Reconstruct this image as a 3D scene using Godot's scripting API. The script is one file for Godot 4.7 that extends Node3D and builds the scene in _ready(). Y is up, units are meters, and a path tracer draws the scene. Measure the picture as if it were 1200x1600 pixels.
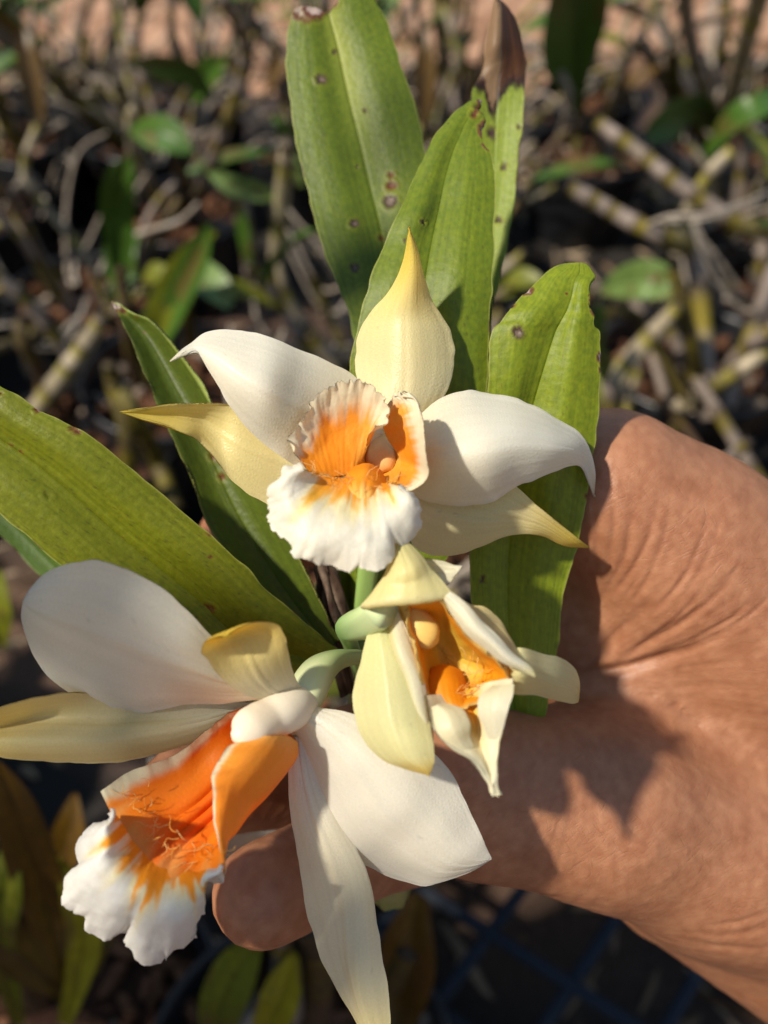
extends Node3D
# A hand holds a small orchid plant in flower over rows of potted orchids.
# The held plant and the hand are measured in millimetres in their own frame: x to the right, y up along the leaves, z out of the middle flower.
const F1_PETAL_A := [[0,12.66,-6,-0.35,10.69,-6,-0.7,8.73,-6],[-3.86,18.41,-6.5,-4.92,11.43,-4.5,-6.11,4.8,-6],[-7.3,20.35,-5.5,-9.17,12.93,-2,-11.47,6.21,-4.5],[-10.61,21.48,-4.5,-11.76,13.95,0.5,-13.72,7.5,-3],[-14.32,22.84,-3,-14.69,15.38,3.5,-16.57,9.55,-2],[-17.97,23.87,-3.5,-17.52,16.99,3.5,-18.78,11.91,-1],[-21.31,24.4,-4,-20.27,18.97,2.5,-20.79,15.13,0],[-23.89,24.14,-4,-22.67,20.57,1,-22.62,18.13,0],[-25.36,22.4,-2,-24.63,21.42,-0.5,-24.11,20.62,0],[-26.47,20.96,-0.5,-26.19,20.58,0,-26.02,20.29,0],[-27.77,19.54,0,-27.77,19.54,0,-27.77,19.54,0]]
const F1_SEPAL_A := [[-0.89,9.83,-9,-1.34,7.37,-9,-1.79,4.92,-9],[-7.15,12.07,-9,-7.98,6.21,-8,-9.01,0.45,-10],[-12.42,13.48,-8,-13.16,6.85,-7.5,-14.12,0.27,-9],[-16.72,14.43,-7,-17.05,8.15,-6.5,-17.65,1.95,-8],[-19.64,14.84,-6,-20.04,9.52,-6,-20.59,4.22,-7],[-21.65,14.81,-5,-22.31,10.91,-6.5,-22.61,6.81,-6],[-23.63,14.61,-4,-24.49,12.31,-6,-24.77,9.7,-5],[-26.42,14.32,-3,-26.74,12.59,-4.5,-26.42,10.57,-3],[-29.16,13.95,-2,-29.4,12.83,-3,-29.16,11.5,-2],[-31.69,13.5,-1,-31.95,12.92,-1.5,-31.94,12.24,-1],[-34.34,12.97,0,-34.34,12.97,0,-34.34,12.97,0]]
const F1_SEPAL_B := [[0,9.76,-8,1.77,9.76,-8,3.55,9.76,-8],[-2.23,14.3,-9,2.42,14.08,-7,7.15,14.3,-9],[-3.54,18.88,-11,2.95,18.3,-7,9.55,18.74,-10],[-3.93,22.23,-12,2.95,21.52,-7,9.95,22.24,-10.5],[-3.57,25.43,-12,2.86,24.55,-7,9.4,25.32,-10.5],[-2.18,27.78,-11,2.82,26.93,-7,7.9,27.46,-9.5],[0.27,30.21,-9,3.23,29.51,-6,6.3,29.98,-8],[2.11,32.82,-7,3.68,32.44,-5,5.33,32.83,-6],[2.94,35.51,-5,3.69,35.4,-4,4.49,35.71,-4.5],[3.32,37.93,-3,3.32,37.93,-3,3.32,37.93,-3]]
const F1_PETAL_B := [[1.92,10.48,-6,1.92,8.73,-6,1.92,6.98,-6],[5.15,13.53,-6,4.64,7.8,-3,4.37,2.44,-6],[7.45,15.43,-6.5,7.18,7.85,-0.5,7.54,1.04,-5],[10.16,16.61,-7.5,9.94,8.16,0.5,10.78,0.78,-4.5],[13.18,16.92,-8.5,13.04,8.57,0.5,14.41,1.47,-4.5],[17.16,16.18,-9,16.81,9.26,-1,18.1,3.46,-5],[21.35,14.68,-10,20.33,9.2,-3,20.87,4.61,-5.5],[24.59,12.84,-10.5,23.3,8.92,-5,23.41,5.63,-7],[27.59,11.16,-11,26.47,8.6,-8,26.19,6.35,-9],[29.45,8.96,-12,28.64,7.53,-11,28.05,6.17,-11],[30.64,5.76,-14,30.11,4.9,-13.5,29.69,4.07,-13.5],[31,2.36,-16,31,2.36,-16,31,2.36,-16]]
const F1_SEPAL_C := [[2.68,8.94,-9,2.01,6.93,-9,1.34,4.92,-9],[7.1,7.27,-8,5.28,1.76,-7,3.58,-3.75,-9],[11.48,5.92,-7.5,8.68,0.09,-6.5,6.05,-5.79,-8.5],[15.46,4.77,-7.5,12.31,-0.61,-6.5,9.44,-6.05,-8.5],[18.46,3.36,-7.5,15.62,-0.84,-7,13,-5.08,-8.5],[20.49,1.51,-8,18.56,-1.02,-8.5,16.63,-3.58,-9],[22.79,-0.18,-9,21.45,-1.66,-9.5,20.09,-3.15,-10],[25.69,-2.27,-11,24.24,-2.86,-11,22.87,-3.46,-11.5],[28.29,-4.05,-13,26.96,-4.33,-13,25.72,-4.63,-13.5],[30.14,-5.16,-15.5,30.14,-5.16,-15.5,30.14,-5.16,-15.5]]
const F1_LOBE_A := [[-9.28,5.04,4.5,-9.05,4.94,4.28,-8.81,4.84,4.05,-8.57,4.74,3.83,-8.33,4.64,3.6,-8.08,4.58,3.38,-7.81,4.55,3.16,-7.55,4.53,2.93,-7.29,4.5,2.71,-7.02,4.47,2.48,-6.76,4.44,2.26,-6.49,4.42,2.03,-6.22,4.48,1.81,-5.95,4.53,1.59,-5.68,4.58,1.36,-5.41,4.64,1.14,-5.14,4.69,0.91,-4.87,4.74,0.69,-4.59,4.8,0.47,-4.38,4.98,0.24,-4.18,5.19,0.02,-3.98,5.39,-0.21,-3.77,5.6,-0.43,-3.57,5.81,-0.66,-3.36,6.02,-0.88,-3.26,6.3,-1.1,-3.16,6.58,-1.33,-3.07,6.87,-1.55,-2.97,7.15,-1.78,-2.87,7.44,-2],[-9.74,5.56,3.98,-9.6,5.63,3.67,-9.42,5.7,3.35,-9.2,5.76,3.05,-8.93,5.79,2.75,-8.62,5.84,2.46,-8.34,5.94,2.18,-8.08,6.06,1.91,-7.82,6.18,1.64,-7.55,6.29,1.39,-7.26,6.4,1.15,-6.95,6.52,0.92,-6.63,6.67,0.7,-6.3,6.81,0.5,-5.95,6.94,0.31,-5.59,7.05,0.13,-5.22,7.14,-0.04,-4.85,7.21,-0.19,-4.47,7.27,-0.33,-4.15,7.41,-0.46,-3.84,7.54,-0.58,-3.53,7.65,-0.69,-3.24,7.72,-0.78,-2.97,7.77,-0.87,-2.74,7.81,-0.95,-2.62,7.88,-1.01,-2.56,7.95,-1.07,-2.53,8.03,-1.13,-2.53,8.13,-1.18,-2.55,8.23,-1.22],[-10.19,6.08,3.66,-10.13,6.32,3.29,-10.02,6.56,2.92,-9.81,6.76,2.56,-9.5,6.93,2.22,-9.15,7.1,1.89,-8.84,7.33,1.58,-8.59,7.59,1.28,-8.34,7.86,1,-8.06,8.12,0.74,-7.74,8.38,0.5,-7.4,8.62,0.28,-7.02,8.88,0.08,-6.62,9.1,-0.1,-6.19,9.3,-0.25,-5.74,9.46,-0.39,-5.28,9.59,-0.5,-4.81,9.68,-0.59,-4.33,9.74,-0.66,-3.9,9.83,-0.71,-3.47,9.88,-0.74,-3.07,9.88,-0.75,-2.7,9.82,-0.74,-2.37,9.72,-0.71,-2.1,9.57,-0.66,-1.98,9.43,-0.6,-1.95,9.29,-0.53,-1.99,9.17,-0.44,-2.09,9.07,-0.35,-2.23,9,-0.24],[-10.61,6.58,3.66,-10.64,6.99,3.28,-10.59,7.39,2.91,-10.39,7.75,2.55,-10.04,8.05,2.21,-9.64,8.34,1.89,-9.3,8.68,1.59,-9.05,9.08,1.31,-8.81,9.5,1.05,-8.52,9.91,0.81,-8.17,10.3,0.6,-7.79,10.68,0.41,-7.37,11.03,0.24,-6.9,11.34,0.1,-6.39,11.6,-0.01,-5.85,11.81,-0.1,-5.3,11.97,-0.17,-4.74,12.09,-0.21,-4.16,12.15,-0.22,-3.62,12.19,-0.21,-3.09,12.16,-0.18,-2.59,12.05,-0.12,-2.14,11.86,-0.04,-1.76,11.59,0.06,-1.47,11.27,0.19,-1.34,10.93,0.33,-1.34,10.58,0.49,-1.45,10.26,0.66,-1.65,9.98,0.86,-1.91,9.72,1.06],[-11,7.06,3.98,-11.13,7.63,3.64,-11.16,8.2,3.32,-10.96,8.73,3.01,-10.55,9.13,2.72,-10.06,9.51,2.45,-9.66,9.96,2.21,-9.48,10.52,1.98,-9.25,11.09,1.78,-8.92,11.63,1.59,-8.56,12.16,1.43,-8.15,12.66,1.3,-7.67,13.1,1.18,-7.14,13.5,1.09,-6.55,13.81,1.02,-5.93,14.07,0.98,-5.29,14.27,0.96,-4.64,14.38,0.96,-3.97,14.45,0.98,-3.33,14.46,1.03,-2.7,14.33,1.1,-2.1,14.13,1.19,-1.57,13.81,1.31,-1.13,13.39,1.45,-0.81,12.89,1.6,-0.67,12.35,1.78,-0.72,11.8,1.98,-0.89,11.27,2.19,-1.21,10.82,2.43,-1.59,10.4,2.68],[-11.36,7.52,4.5,-11.61,8.26,4.23,-11.77,8.99,3.99,-11.57,9.73,3.76,-11.04,10.19,3.56,-10.41,10.6,3.37,-9.89,11.15,3.2,-9.89,11.91,3.06,-9.7,12.63,2.93,-9.29,13.27,2.82,-8.91,13.94,2.73,-8.5,14.57,2.66,-7.93,15.08,2.61,-7.36,15.59,2.57,-6.68,15.92,2.55,-5.99,16.23,2.55,-5.27,16.47,2.57,-4.52,16.58,2.61,-3.76,16.68,2.66,-3.02,16.66,2.73,-2.3,16.41,2.82,-1.57,16.15,2.93,-0.99,15.69,3.06,-0.49,15.1,3.2,-0.11,14.45,3.37,0.05,13.69,3.56,-0.08,12.94,3.76,-0.28,12.19,3.99,-0.75,11.6,4.23,-1.28,11.04,4.5]]
const F1_LOBE_B := [[0.89,3.81,3,1.97,3.17,4,3,2.53,6],[1.84,5.2,-1,3.47,4.37,2,4.93,3.52,7],[2.38,6.62,-2.5,4.04,5.77,1,5.43,4.81,8],[1.7,7.93,-3,3.55,7.46,1,5.1,6.8,8.5],[0.68,9.37,-3,3.01,9.23,1,5.04,8.85,8],[0,10.78,-2.5,2.56,11.01,1,4.85,10.96,7],[-0.25,11.92,-2,2.23,12.45,1,4.52,12.77,5.5],[0.08,13.33,-1,1.94,13.85,1,3.7,14.23,4],[0.91,14.63,0,1.61,14.84,1,2.28,14.98,2.5]]
const F1_FRONT := [[-9.56,4.94,5,-9.41,4.88,5,-9.26,4.82,5,-9.1,4.76,5,-8.95,4.7,5,-8.8,4.64,5,-8.64,4.58,5,-8.49,4.52,5,-8.34,4.46,5,-8.18,4.4,5,-8.02,4.37,5,-7.86,4.35,5,-7.7,4.32,5,-7.54,4.3,5,-7.37,4.28,5,-7.21,4.26,5,-7.05,4.24,5,-6.89,4.21,5,-6.72,4.19,5,-6.56,4.17,5,-6.4,4.15,5,-6.23,4.13,5,-6.07,4.12,5,-5.91,4.11,5,-5.74,4.09,5,-5.58,4.08,5,-5.41,4.07,5,-5.25,4.05,5,-5.09,4.04,5,-4.92,4.03,5,-4.76,4.01,5,-4.6,4,5,-4.43,3.99,5,-4.27,3.97,5,-4.1,3.96,5,-3.94,3.95,5,-3.78,3.94,5,-3.61,3.92,5,-3.45,3.91,5,-3.29,3.9,5,-3.12,3.88,5,-2.96,3.87,5,-2.8,3.86,5,-2.63,3.84,5,-2.47,3.83,5,-2.31,3.81,5,-2.14,3.78,5,-1.98,3.74,5,-1.82,3.71,5,-1.66,3.68,5,-1.5,3.65,5,-1.34,3.61,5,-1.18,3.58,5,-1.02,3.55,5,-0.86,3.52,5,-0.69,3.49,5,-0.53,3.45,5,-0.37,3.42,5,-0.21,3.42,5,-0.04,3.41,5,0.12,3.4,5,0.28,3.39,5,0.45,3.38,5,0.61,3.37,5,0.78,3.36,5,0.94,3.35,5,1.1,3.32,5,1.26,3.3,5,1.43,3.27,5,1.59,3.24,5,1.75,3.21,5,1.91,3.19,5],[-9.51,4.96,7.44,-9.5,4.88,7.44,-9.48,4.8,7.45,-9.45,4.7,7.46,-9.41,4.59,7.47,-9.36,4.47,7.48,-9.3,4.34,7.5,-9.24,4.2,7.52,-9.17,4.06,7.54,-9.09,3.92,7.56,-8.98,3.79,7.59,-8.87,3.68,7.62,-8.76,3.56,7.65,-8.66,3.46,7.68,-8.56,3.35,7.71,-8.45,3.25,7.74,-8.32,3.13,7.78,-8.17,3.02,7.81,-8,2.91,7.85,-7.82,2.8,7.89,-7.62,2.71,7.92,-7.41,2.63,7.95,-7.2,2.56,7.99,-7,2.48,8.02,-6.81,2.4,8.05,-6.62,2.3,8.08,-6.43,2.2,8.11,-6.24,2.11,8.13,-6.03,2.04,8.16,-5.82,1.98,8.18,-5.59,1.93,8.19,-5.36,1.9,8.21,-5.12,1.87,8.22,-4.89,1.84,8.23,-4.65,1.81,8.24,-4.42,1.77,8.24,-4.2,1.72,8.24,-3.97,1.67,8.24,-3.74,1.64,8.23,-3.51,1.62,8.22,-3.28,1.61,8.21,-3.05,1.63,8.19,-2.83,1.65,8.18,-2.61,1.67,8.16,-2.38,1.68,8.13,-2.16,1.66,8.11,-1.94,1.63,8.08,-1.72,1.62,8.05,-1.5,1.62,8.02,-1.3,1.65,7.99,-1.11,1.7,7.95,-0.94,1.76,7.92,-0.78,1.82,7.89,-0.62,1.88,7.85,-0.43,1.93,7.81,-0.23,1.97,7.78,-0.02,2,7.74,0.19,2.04,7.71,0.39,2.11,7.68,0.59,2.18,7.65,0.76,2.27,7.62,0.93,2.36,7.59,1.08,2.46,7.56,1.23,2.56,7.54,1.36,2.66,7.52,1.48,2.75,7.5,1.58,2.83,7.48,1.66,2.9,7.47,1.72,2.96,7.46,1.76,3.01,7.45,1.8,3.05,7.44,1.84,3.09,7.44],[-9.51,5,9.31,-9.63,4.91,9.31,-9.73,4.8,9.32,-9.82,4.67,9.34,-9.89,4.51,9.36,-9.93,4.32,9.39,-9.97,4.12,9.42,-10,3.91,9.46,-10.01,3.69,9.5,-9.99,3.47,9.55,-9.94,3.26,9.6,-9.88,3.05,9.66,-9.82,2.85,9.72,-9.77,2.66,9.78,-9.73,2.48,9.85,-9.66,2.29,9.92,-9.57,2.09,9.99,-9.43,1.89,10.06,-9.26,1.69,10.13,-9.06,1.51,10.2,-8.82,1.34,10.27,-8.57,1.21,10.34,-8.31,1.08,10.4,-8.07,0.95,10.47,-7.84,0.79,10.53,-7.63,0.62,10.59,-7.42,0.44,10.64,-7.2,0.28,10.7,-6.96,0.14,10.74,-6.69,0.04,10.78,-6.4,-0.04,10.82,-6.1,-0.09,10.85,-5.79,-0.13,10.87,-5.49,-0.17,10.89,-5.19,-0.23,10.9,-4.9,-0.3,10.91,-4.61,-0.38,10.91,-4.32,-0.45,10.9,-4.03,-0.51,10.89,-3.74,-0.54,10.87,-3.44,-0.54,10.85,-3.16,-0.5,10.82,-2.87,-0.44,10.78,-2.59,-0.39,10.74,-2.31,-0.36,10.7,-2.03,-0.37,10.64,-1.75,-0.4,10.59,-1.47,-0.4,10.53,-1.2,-0.36,10.47,-0.96,-0.28,10.4,-0.75,-0.16,10.34,-0.57,-0.01,10.27,-0.41,0.14,10.2,-0.23,0.28,10.13,-0.03,0.41,10.06,0.21,0.52,9.99,0.46,0.62,9.92,0.73,0.73,9.85,0.97,0.86,9.78,1.19,1.01,9.72,1.39,1.19,9.66,1.55,1.38,9.6,1.7,1.58,9.55,1.83,1.79,9.5,1.93,1.99,9.46,2,2.19,9.42,2.04,2.37,9.39,2.04,2.53,9.36,2,2.67,9.34,1.94,2.79,9.32,1.86,2.9,9.31,1.78,3.01,9.31],[-9.59,5.08,10.15,-9.84,4.97,10.16,-10.07,4.84,10.17,-10.27,4.68,10.19,-10.44,4.46,10.23,-10.59,4.21,10.27,-10.71,3.94,10.32,-10.82,3.66,10.38,-10.91,3.37,10.44,-10.96,3.06,10.51,-10.96,2.76,10.59,-10.94,2.46,10.68,-10.93,2.18,10.77,-10.94,1.91,10.86,-10.95,1.65,10.96,-10.93,1.38,11.06,-10.86,1.1,11.17,-10.74,0.81,11.27,-10.56,0.53,11.38,-10.33,0.27,11.48,-10.06,0.04,11.59,-9.76,-0.16,11.69,-9.46,-0.34,11.79,-9.17,-0.53,11.89,-8.91,-0.75,11.98,-8.68,-1,12.07,-8.44,-1.25,12.15,-8.19,-1.49,12.23,-7.9,-1.69,12.3,-7.58,-1.83,12.36,-7.23,-1.93,12.41,-6.86,-2,12.46,-6.49,-2.06,12.5,-6.12,-2.11,12.52,-5.75,-2.19,12.54,-5.39,-2.28,12.55,-5.04,-2.39,12.55,-4.69,-2.5,12.54,-4.34,-2.59,12.52,-3.99,-2.63,12.5,-3.63,-2.61,12.46,-3.28,-2.55,12.41,-2.94,-2.46,12.36,-2.6,-2.38,12.3,-2.26,-2.33,12.23,-1.92,-2.33,12.15,-1.58,-2.36,12.07,-1.24,-2.35,11.98,-0.93,-2.28,11.89,-0.64,-2.15,11.79,-0.41,-1.95,11.69,-0.21,-1.72,11.59,-0.05,-1.48,11.48,0.13,-1.26,11.38,0.36,-1.05,11.27,0.63,-0.88,11.17,0.94,-0.72,11.06,1.25,-0.55,10.96,1.54,-0.35,10.86,1.8,-0.11,10.77,2,0.15,10.68,2.17,0.44,10.59,2.31,0.75,10.51,2.42,1.05,10.44,2.5,1.36,10.38,2.53,1.66,10.32,2.51,1.94,10.27,2.43,2.2,10.23,2.3,2.42,10.19,2.13,2.61,10.17,1.94,2.79,10.16,1.74,2.95,10.15],[-9.78,5.23,9.72,-10.15,5.1,9.83,-10.51,4.95,9.94,-10.85,4.77,10.05,-11.1,4.49,10.15,-11.33,4.15,10.23,-11.53,3.79,10.29,-11.74,3.44,10.33,-11.94,3.09,10.35,-12.08,2.71,10.36,-12.13,2.3,10.37,-12.11,1.91,10.38,-12.13,1.52,10.39,-12.22,1.16,10.43,-12.38,0.87,10.49,-12.41,0.53,10.58,-12.33,0.14,10.71,-12.21,-0.25,10.87,-12.04,-0.64,11.06,-11.76,-0.98,11.27,-11.43,-1.28,11.5,-11.06,-1.54,11.74,-10.67,-1.73,11.98,-10.3,-1.93,12.21,-10.02,-2.25,12.42,-9.77,-2.59,12.6,-9.54,-2.94,12.74,-9.25,-3.26,12.84,-8.93,-3.54,12.9,-8.54,-3.71,12.93,-8.12,-3.82,12.92,-7.69,-3.91,12.88,-7.25,-3.98,12.83,-6.81,-4.04,12.76,-6.38,-4.12,12.69,-5.95,-4.24,12.63,-5.55,-4.42,12.58,-5.14,-4.59,12.54,-4.72,-4.71,12.53,-4.29,-4.75,12.53,-3.86,-4.71,12.55,-3.43,-4.63,12.58,-3.03,-4.48,12.61,-2.65,-4.31,12.63,-2.24,-4.22,12.64,-1.83,-4.26,12.63,-1.43,-4.33,12.58,-1.02,-4.36,12.51,-0.64,-4.24,12.39,-0.31,-4.03,12.24,-0.04,-3.75,12.06,0.19,-3.43,11.84,0.29,-3.09,11.61,0.43,-2.77,11.36,0.71,-2.49,11.12,1.05,-2.26,10.88,1.43,-2.06,10.66,1.82,-1.84,10.47,2.17,-1.58,10.31,2.45,-1.26,10.18,2.67,-0.89,10.09,2.84,-0.49,10.04,2.96,-0.08,10.02,3.06,0.34,10.02,3.13,0.75,10.04,3.13,1.16,10.07,3.04,1.55,10.09,2.87,1.9,10.11,2.65,2.22,10.11,2.35,2.46,10.1,2.03,2.69,10.07,1.71,2.93,10.02],[-10.09,5.43,8.01,-10.61,5.3,8.19,-11.13,5.17,8.37,-11.64,5.04,8.54,-11.96,4.63,8.69,-12.23,4.16,8.8,-12.48,3.68,8.87,-12.83,3.26,8.91,-13.21,2.87,8.91,-13.45,2.41,8.89,-13.54,1.87,8.85,-13.4,1.35,8.82,-13.39,0.81,8.8,-13.58,0.35,8.8,-14.08,0.14,8.85,-14.15,-0.28,8.95,-14.01,-0.82,9.1,-13.89,-1.35,9.31,-13.78,-1.88,9.56,-13.4,-2.29,9.86,-12.99,-2.68,10.19,-12.54,-3.02,10.53,-12,-3.14,10.88,-11.49,-3.26,11.2,-11.22,-3.73,11.5,-11,-4.22,11.74,-10.81,-4.71,11.93,-10.49,-5.13,12.06,-10.14,-5.54,12.13,-9.65,-5.69,12.14,-9.14,-5.8,12.09,-8.62,-5.91,12,-8.1,-5.95,11.89,-7.58,-5.99,11.76,-7.06,-6.08,11.64,-6.55,-6.2,11.53,-6.11,-6.5,11.44,-5.67,-6.79,11.39,-5.17,-6.98,11.38,-4.65,-7.04,11.4,-4.12,-6.95,11.45,-3.6,-6.84,11.52,-3.14,-6.59,11.6,-2.75,-6.22,11.67,-2.25,-6.03,11.73,-1.77,-6.2,11.75,-1.29,-6.42,11.72,-0.78,-6.6,11.64,-0.32,-6.36,11.5,0.09,-6.05,11.31,0.42,-5.64,11.05,0.72,-5.21,10.75,0.59,-4.73,10.42,0.59,-4.28,10.07,0.98,-3.91,9.72,1.45,-3.67,9.38,1.95,-3.46,9.07,2.44,-3.22,8.81,2.9,-2.91,8.6,3.22,-2.49,8.44,3.44,-1.99,8.35,3.59,-1.47,8.31,3.67,-0.92,8.32,3.77,-0.38,8.36,3.89,0.15,8.43,3.85,0.68,8.5,3.69,1.2,8.57,3.42,1.68,8.63,3.11,2.13,8.65,2.62,2.35,8.64,2.14,2.6,8.59,1.7,2.94,8.51]]
const F1_COLUMN := [[0.27,10.81,-10,1.2],[0.09,9.97,-8.5,1.6],[-0.09,8.98,-7,1.95],[-0.17,8.03,-6,2.1],[-0.35,7.11,-5.2,2.05],[-0.43,6.22,-4.6,1.7],[-0.52,5.6,-4.3,1.1],[-0.52,5.25,-4.2,0.4]]
const F1_THROAT := [[-3.39,3.87,3.5,-2.03,3.57,3,-0.65,3.4,3,0.49,3.49,3,1.61,3.87,3.5],[-3.37,5.56,-1.5,-2.06,5.16,-4,-0.52,5.02,-5,1.03,5.33,-4,2.37,5.92,-2],[-3.08,7.36,-3.5,-1.95,7.63,-8,-0.27,7.72,-9.5,1.06,7.8,-8,2.05,7.7,-3.5],[-2.43,9.18,-5,-1.43,9.47,-9,-0.27,9.58,-10.5,0.45,9.47,-9,1.04,9.01,-5],[-1.75,10.13,-6,-1.08,10.41,-9.5,-0.27,10.49,-10.5,0.18,10.41,-9.5,0.52,9.95,-6]]
const F1_CALLUS := [[-4.53,5.37,-1,-3.33,5.82,0,-2.15,6.04,0.5,-1,5.57,0,0,4.61,-1],[-4.86,4.38,3,-3.52,4.81,4.4,-2.31,5.02,5,-1.12,4.57,4.4,0.16,3.73,3],[-5.1,3.35,5,-3.78,3.54,6.4,-2.59,3.61,6.8,-1.42,3.38,6.4,0,2.87,5],[-4.71,2.28,6.6,-3.67,2.34,7.4,-2.64,2.33,7.8,-1.64,2.26,7.4,-0.63,1.96,6.6],[-3.72,1.09,8,-3.1,1.01,8.3,-2.63,0.93,8.4,-2.17,1.01,8.3,-1.55,1.09,8]]
const F1_PEDICEL := [[0.44,8.43,-8,2.6],[0,5.57,-14,2.3],[-1.46,-1.94,-20,1.8],[-2.99,-12.97,-24,1.5],[-3.84,-21.24,-26,1.4]]
const F2_PETAL_A := [[-11.81,-23.45,0,-12.14,-24.11,0,-12.47,-24.78,0],[-16.35,-20.44,2,-16.56,-22.24,2,-16.9,-24.24,1],[-19.13,-17.84,4,-20.1,-21.03,3.5,-21.62,-24.86,0],[-21.33,-15.24,6,-22.79,-19.68,5,-25.32,-25.24,-1],[-23.28,-12.57,8,-25.47,-18.52,6,-29.16,-25.95,-2],[-25.73,-9.88,9.5,-28.47,-17.38,6.5,-33.07,-26.68,-3],[-28.22,-7.89,10.5,-31.4,-16.09,7,-36.65,-26.16,-3],[-30.81,-6.57,11,-34.45,-14.92,7,-40.23,-25.06,-3],[-33.84,-5.89,11,-37.35,-13.74,7,-42.77,-23.08,-2],[-37.03,-6.07,10.5,-40.09,-12.68,7,-44.94,-20.46,-1],[-39.81,-6.97,9.5,-42.12,-11.78,7,-45.84,-17.32,1],[-42.26,-8.73,8.5,-43.61,-11.08,7,-45.77,-13.72,3.5],[-44.39,-10.82,6,-44.39,-10.82,6,-44.39,-10.82,6]]
const F2_SEPAL_A := [[-16.62,-25.4,-3,-16.79,-25.74,-3,-16.96,-26.08,-3,-17.05,-26.42,-3],[-20.88,-25.14,-3,-20.62,-26.16,-3,-20.45,-26.93,-3,-20.45,-27.73,-3.5],[-25.14,-24.72,-3,-24.63,-26.59,-3,-23.94,-28.26,-2.5,-23.8,-30.33,-4],[-29.66,-24.46,-3,-28.98,-27.02,-3,-28.15,-29.16,-2,-28.18,-31.79,-4],[-34.09,-24.2,-3,-33.41,-27.1,-3,-32.33,-29.63,-1.5,-32.56,-32.91,-4],[-38.04,-23.92,-2,-37.67,-27.19,-3,-36.47,-30.01,-1,-36.8,-33.46,-3.5],[-40.66,-23.61,0,-42.1,-27.1,-3,-41.25,-29.89,-0.5,-42.1,-33.32,-3],[-44.36,-23.99,1,-46.87,-27.44,-3,-46.15,-29.77,0,-47.17,-32.71,-2],[-47.83,-24.53,2,-50.3,-28.06,-2,-49.72,-29.77,0,-50.3,-31.78,-1],[-50.86,-25.51,2,-52.22,-27.85,0,-52.38,-29.27,0,-52.55,-30.35,0],[-55.24,-28.03,1,-55.24,-28.03,1,-55.24,-28.03,1,-55.24,-28.03,1]]
const F2_SEPAL_B := [[-8.9,-24.53,0,-11.01,-24.24,1,-13.08,-23.96,2],[-10.71,-22.24,2,-13.5,-22.46,4,-16.33,-22.87,5],[-11.47,-19.68,5,-14.99,-20.32,7,-18.55,-21.11,8],[-11.72,-16.84,8,-15.92,-18,9,-19.95,-19.04,10.5],[-11.74,-14.63,10,-16.5,-16.15,9.5,-20.63,-17.13,12.5],[-12.48,-13.08,11.5,-17.27,-15.08,9.5,-21.03,-16.23,13.5],[-14.53,-12.6,13,-18.01,-14.2,11,-20.64,-15.13,14],[-16.6,-13.22,14,-18.31,-14.01,13,-19.59,-14.47,14.5],[-18.13,-14.18,14.5,-18.13,-14.18,14.5,-18.13,-14.18,14.5]]
const F2_PETAL_B := [[-10.55,-24.41,1,-11.38,-24.61,1,-12.2,-24.82,1],[-8.08,-25.4,1,-9.89,-25.77,2.5,-12.06,-27.02,0],[-4.93,-25.62,1.5,-7.86,-27.24,3,-11.23,-30.18,-1],[-1.64,-26.49,2,-5.49,-29.3,3.5,-9.77,-33.84,-1.5],[1.64,-27.8,2,-3.3,-31.35,4,-8.62,-37.19,-2],[4.5,-29.43,2,-1.53,-33.56,4,-7.93,-40.48,-3],[6.79,-31.31,2,0.12,-36.04,3.5,-6.87,-43.82,-4],[8.62,-33.5,1.5,1.86,-38.22,3,-5.11,-46.34,-5],[10.14,-36.28,1,4.05,-40.55,2,-2.09,-48,-5.5],[11.43,-39.33,0.5,6.35,-43.21,1,1.39,-49.83,-5.5],[12.64,-41.99,0,9.02,-45.23,0,5.61,-50.29,-4.5],[13.5,-44.1,-1,11.61,-45.78,-1,9.89,-48.24,-3],[14.06,-45.46,-1.5,14.06,-45.46,-1.5,14.06,-45.46,-1.5]]
const F2_SEPAL_C := [[-12.26,-29.19,-0.35,-11.42,-29.19,-0.35,-10.59,-29.27,-0.35,-9.61,-29.66,-0.57],[-12.65,-34.15,-1.7,-11.24,-34.21,-1.02,-9.56,-34.55,-1.02,-7.59,-35.58,-1.7],[-12.53,-39.9,-3.05,-10.48,-39.88,-1.93,-7.76,-40.14,-1.7,-5.44,-41.62,-2.6],[-11.34,-46.89,-3.95,-8.48,-46.21,-2.38,-5.08,-46.04,-2.15,-2.64,-46.89,-3.05],[-10.43,-53.01,-4.4,-7.06,-51.92,-2.83,-3.72,-50.69,-1.93,-1.54,-50.91,-3.28],[-9.48,-57.06,-4.4,-6.3,-56,-2.83,-3.46,-54.98,-1.7,-0.68,-55.95,-3.28],[-8.33,-60.46,-3.95,-5.7,-60.09,-2.83,-3.45,-59.59,-1.48,0.09,-60.7,-3.05],[-6.25,-64.26,-3.5,-4.42,-64.14,-2.6,-2.95,-63.8,-1.48,0.68,-64.73,-2.6],[-4.18,-67.36,-3.05,-3.22,-67.03,-2.15,-1.94,-66.83,-1.48,0.85,-67.71,-2.15],[-2.55,-69.83,-2.6,-1.69,-69.45,-1.93,-1.01,-69.48,-1.7,0.59,-69.95,-1.93],[-0.51,-72.36,-2.15,-0.51,-72.36,-2.15,-0.51,-72.36,-2.15,-0.51,-72.36,-2.15]]
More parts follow.
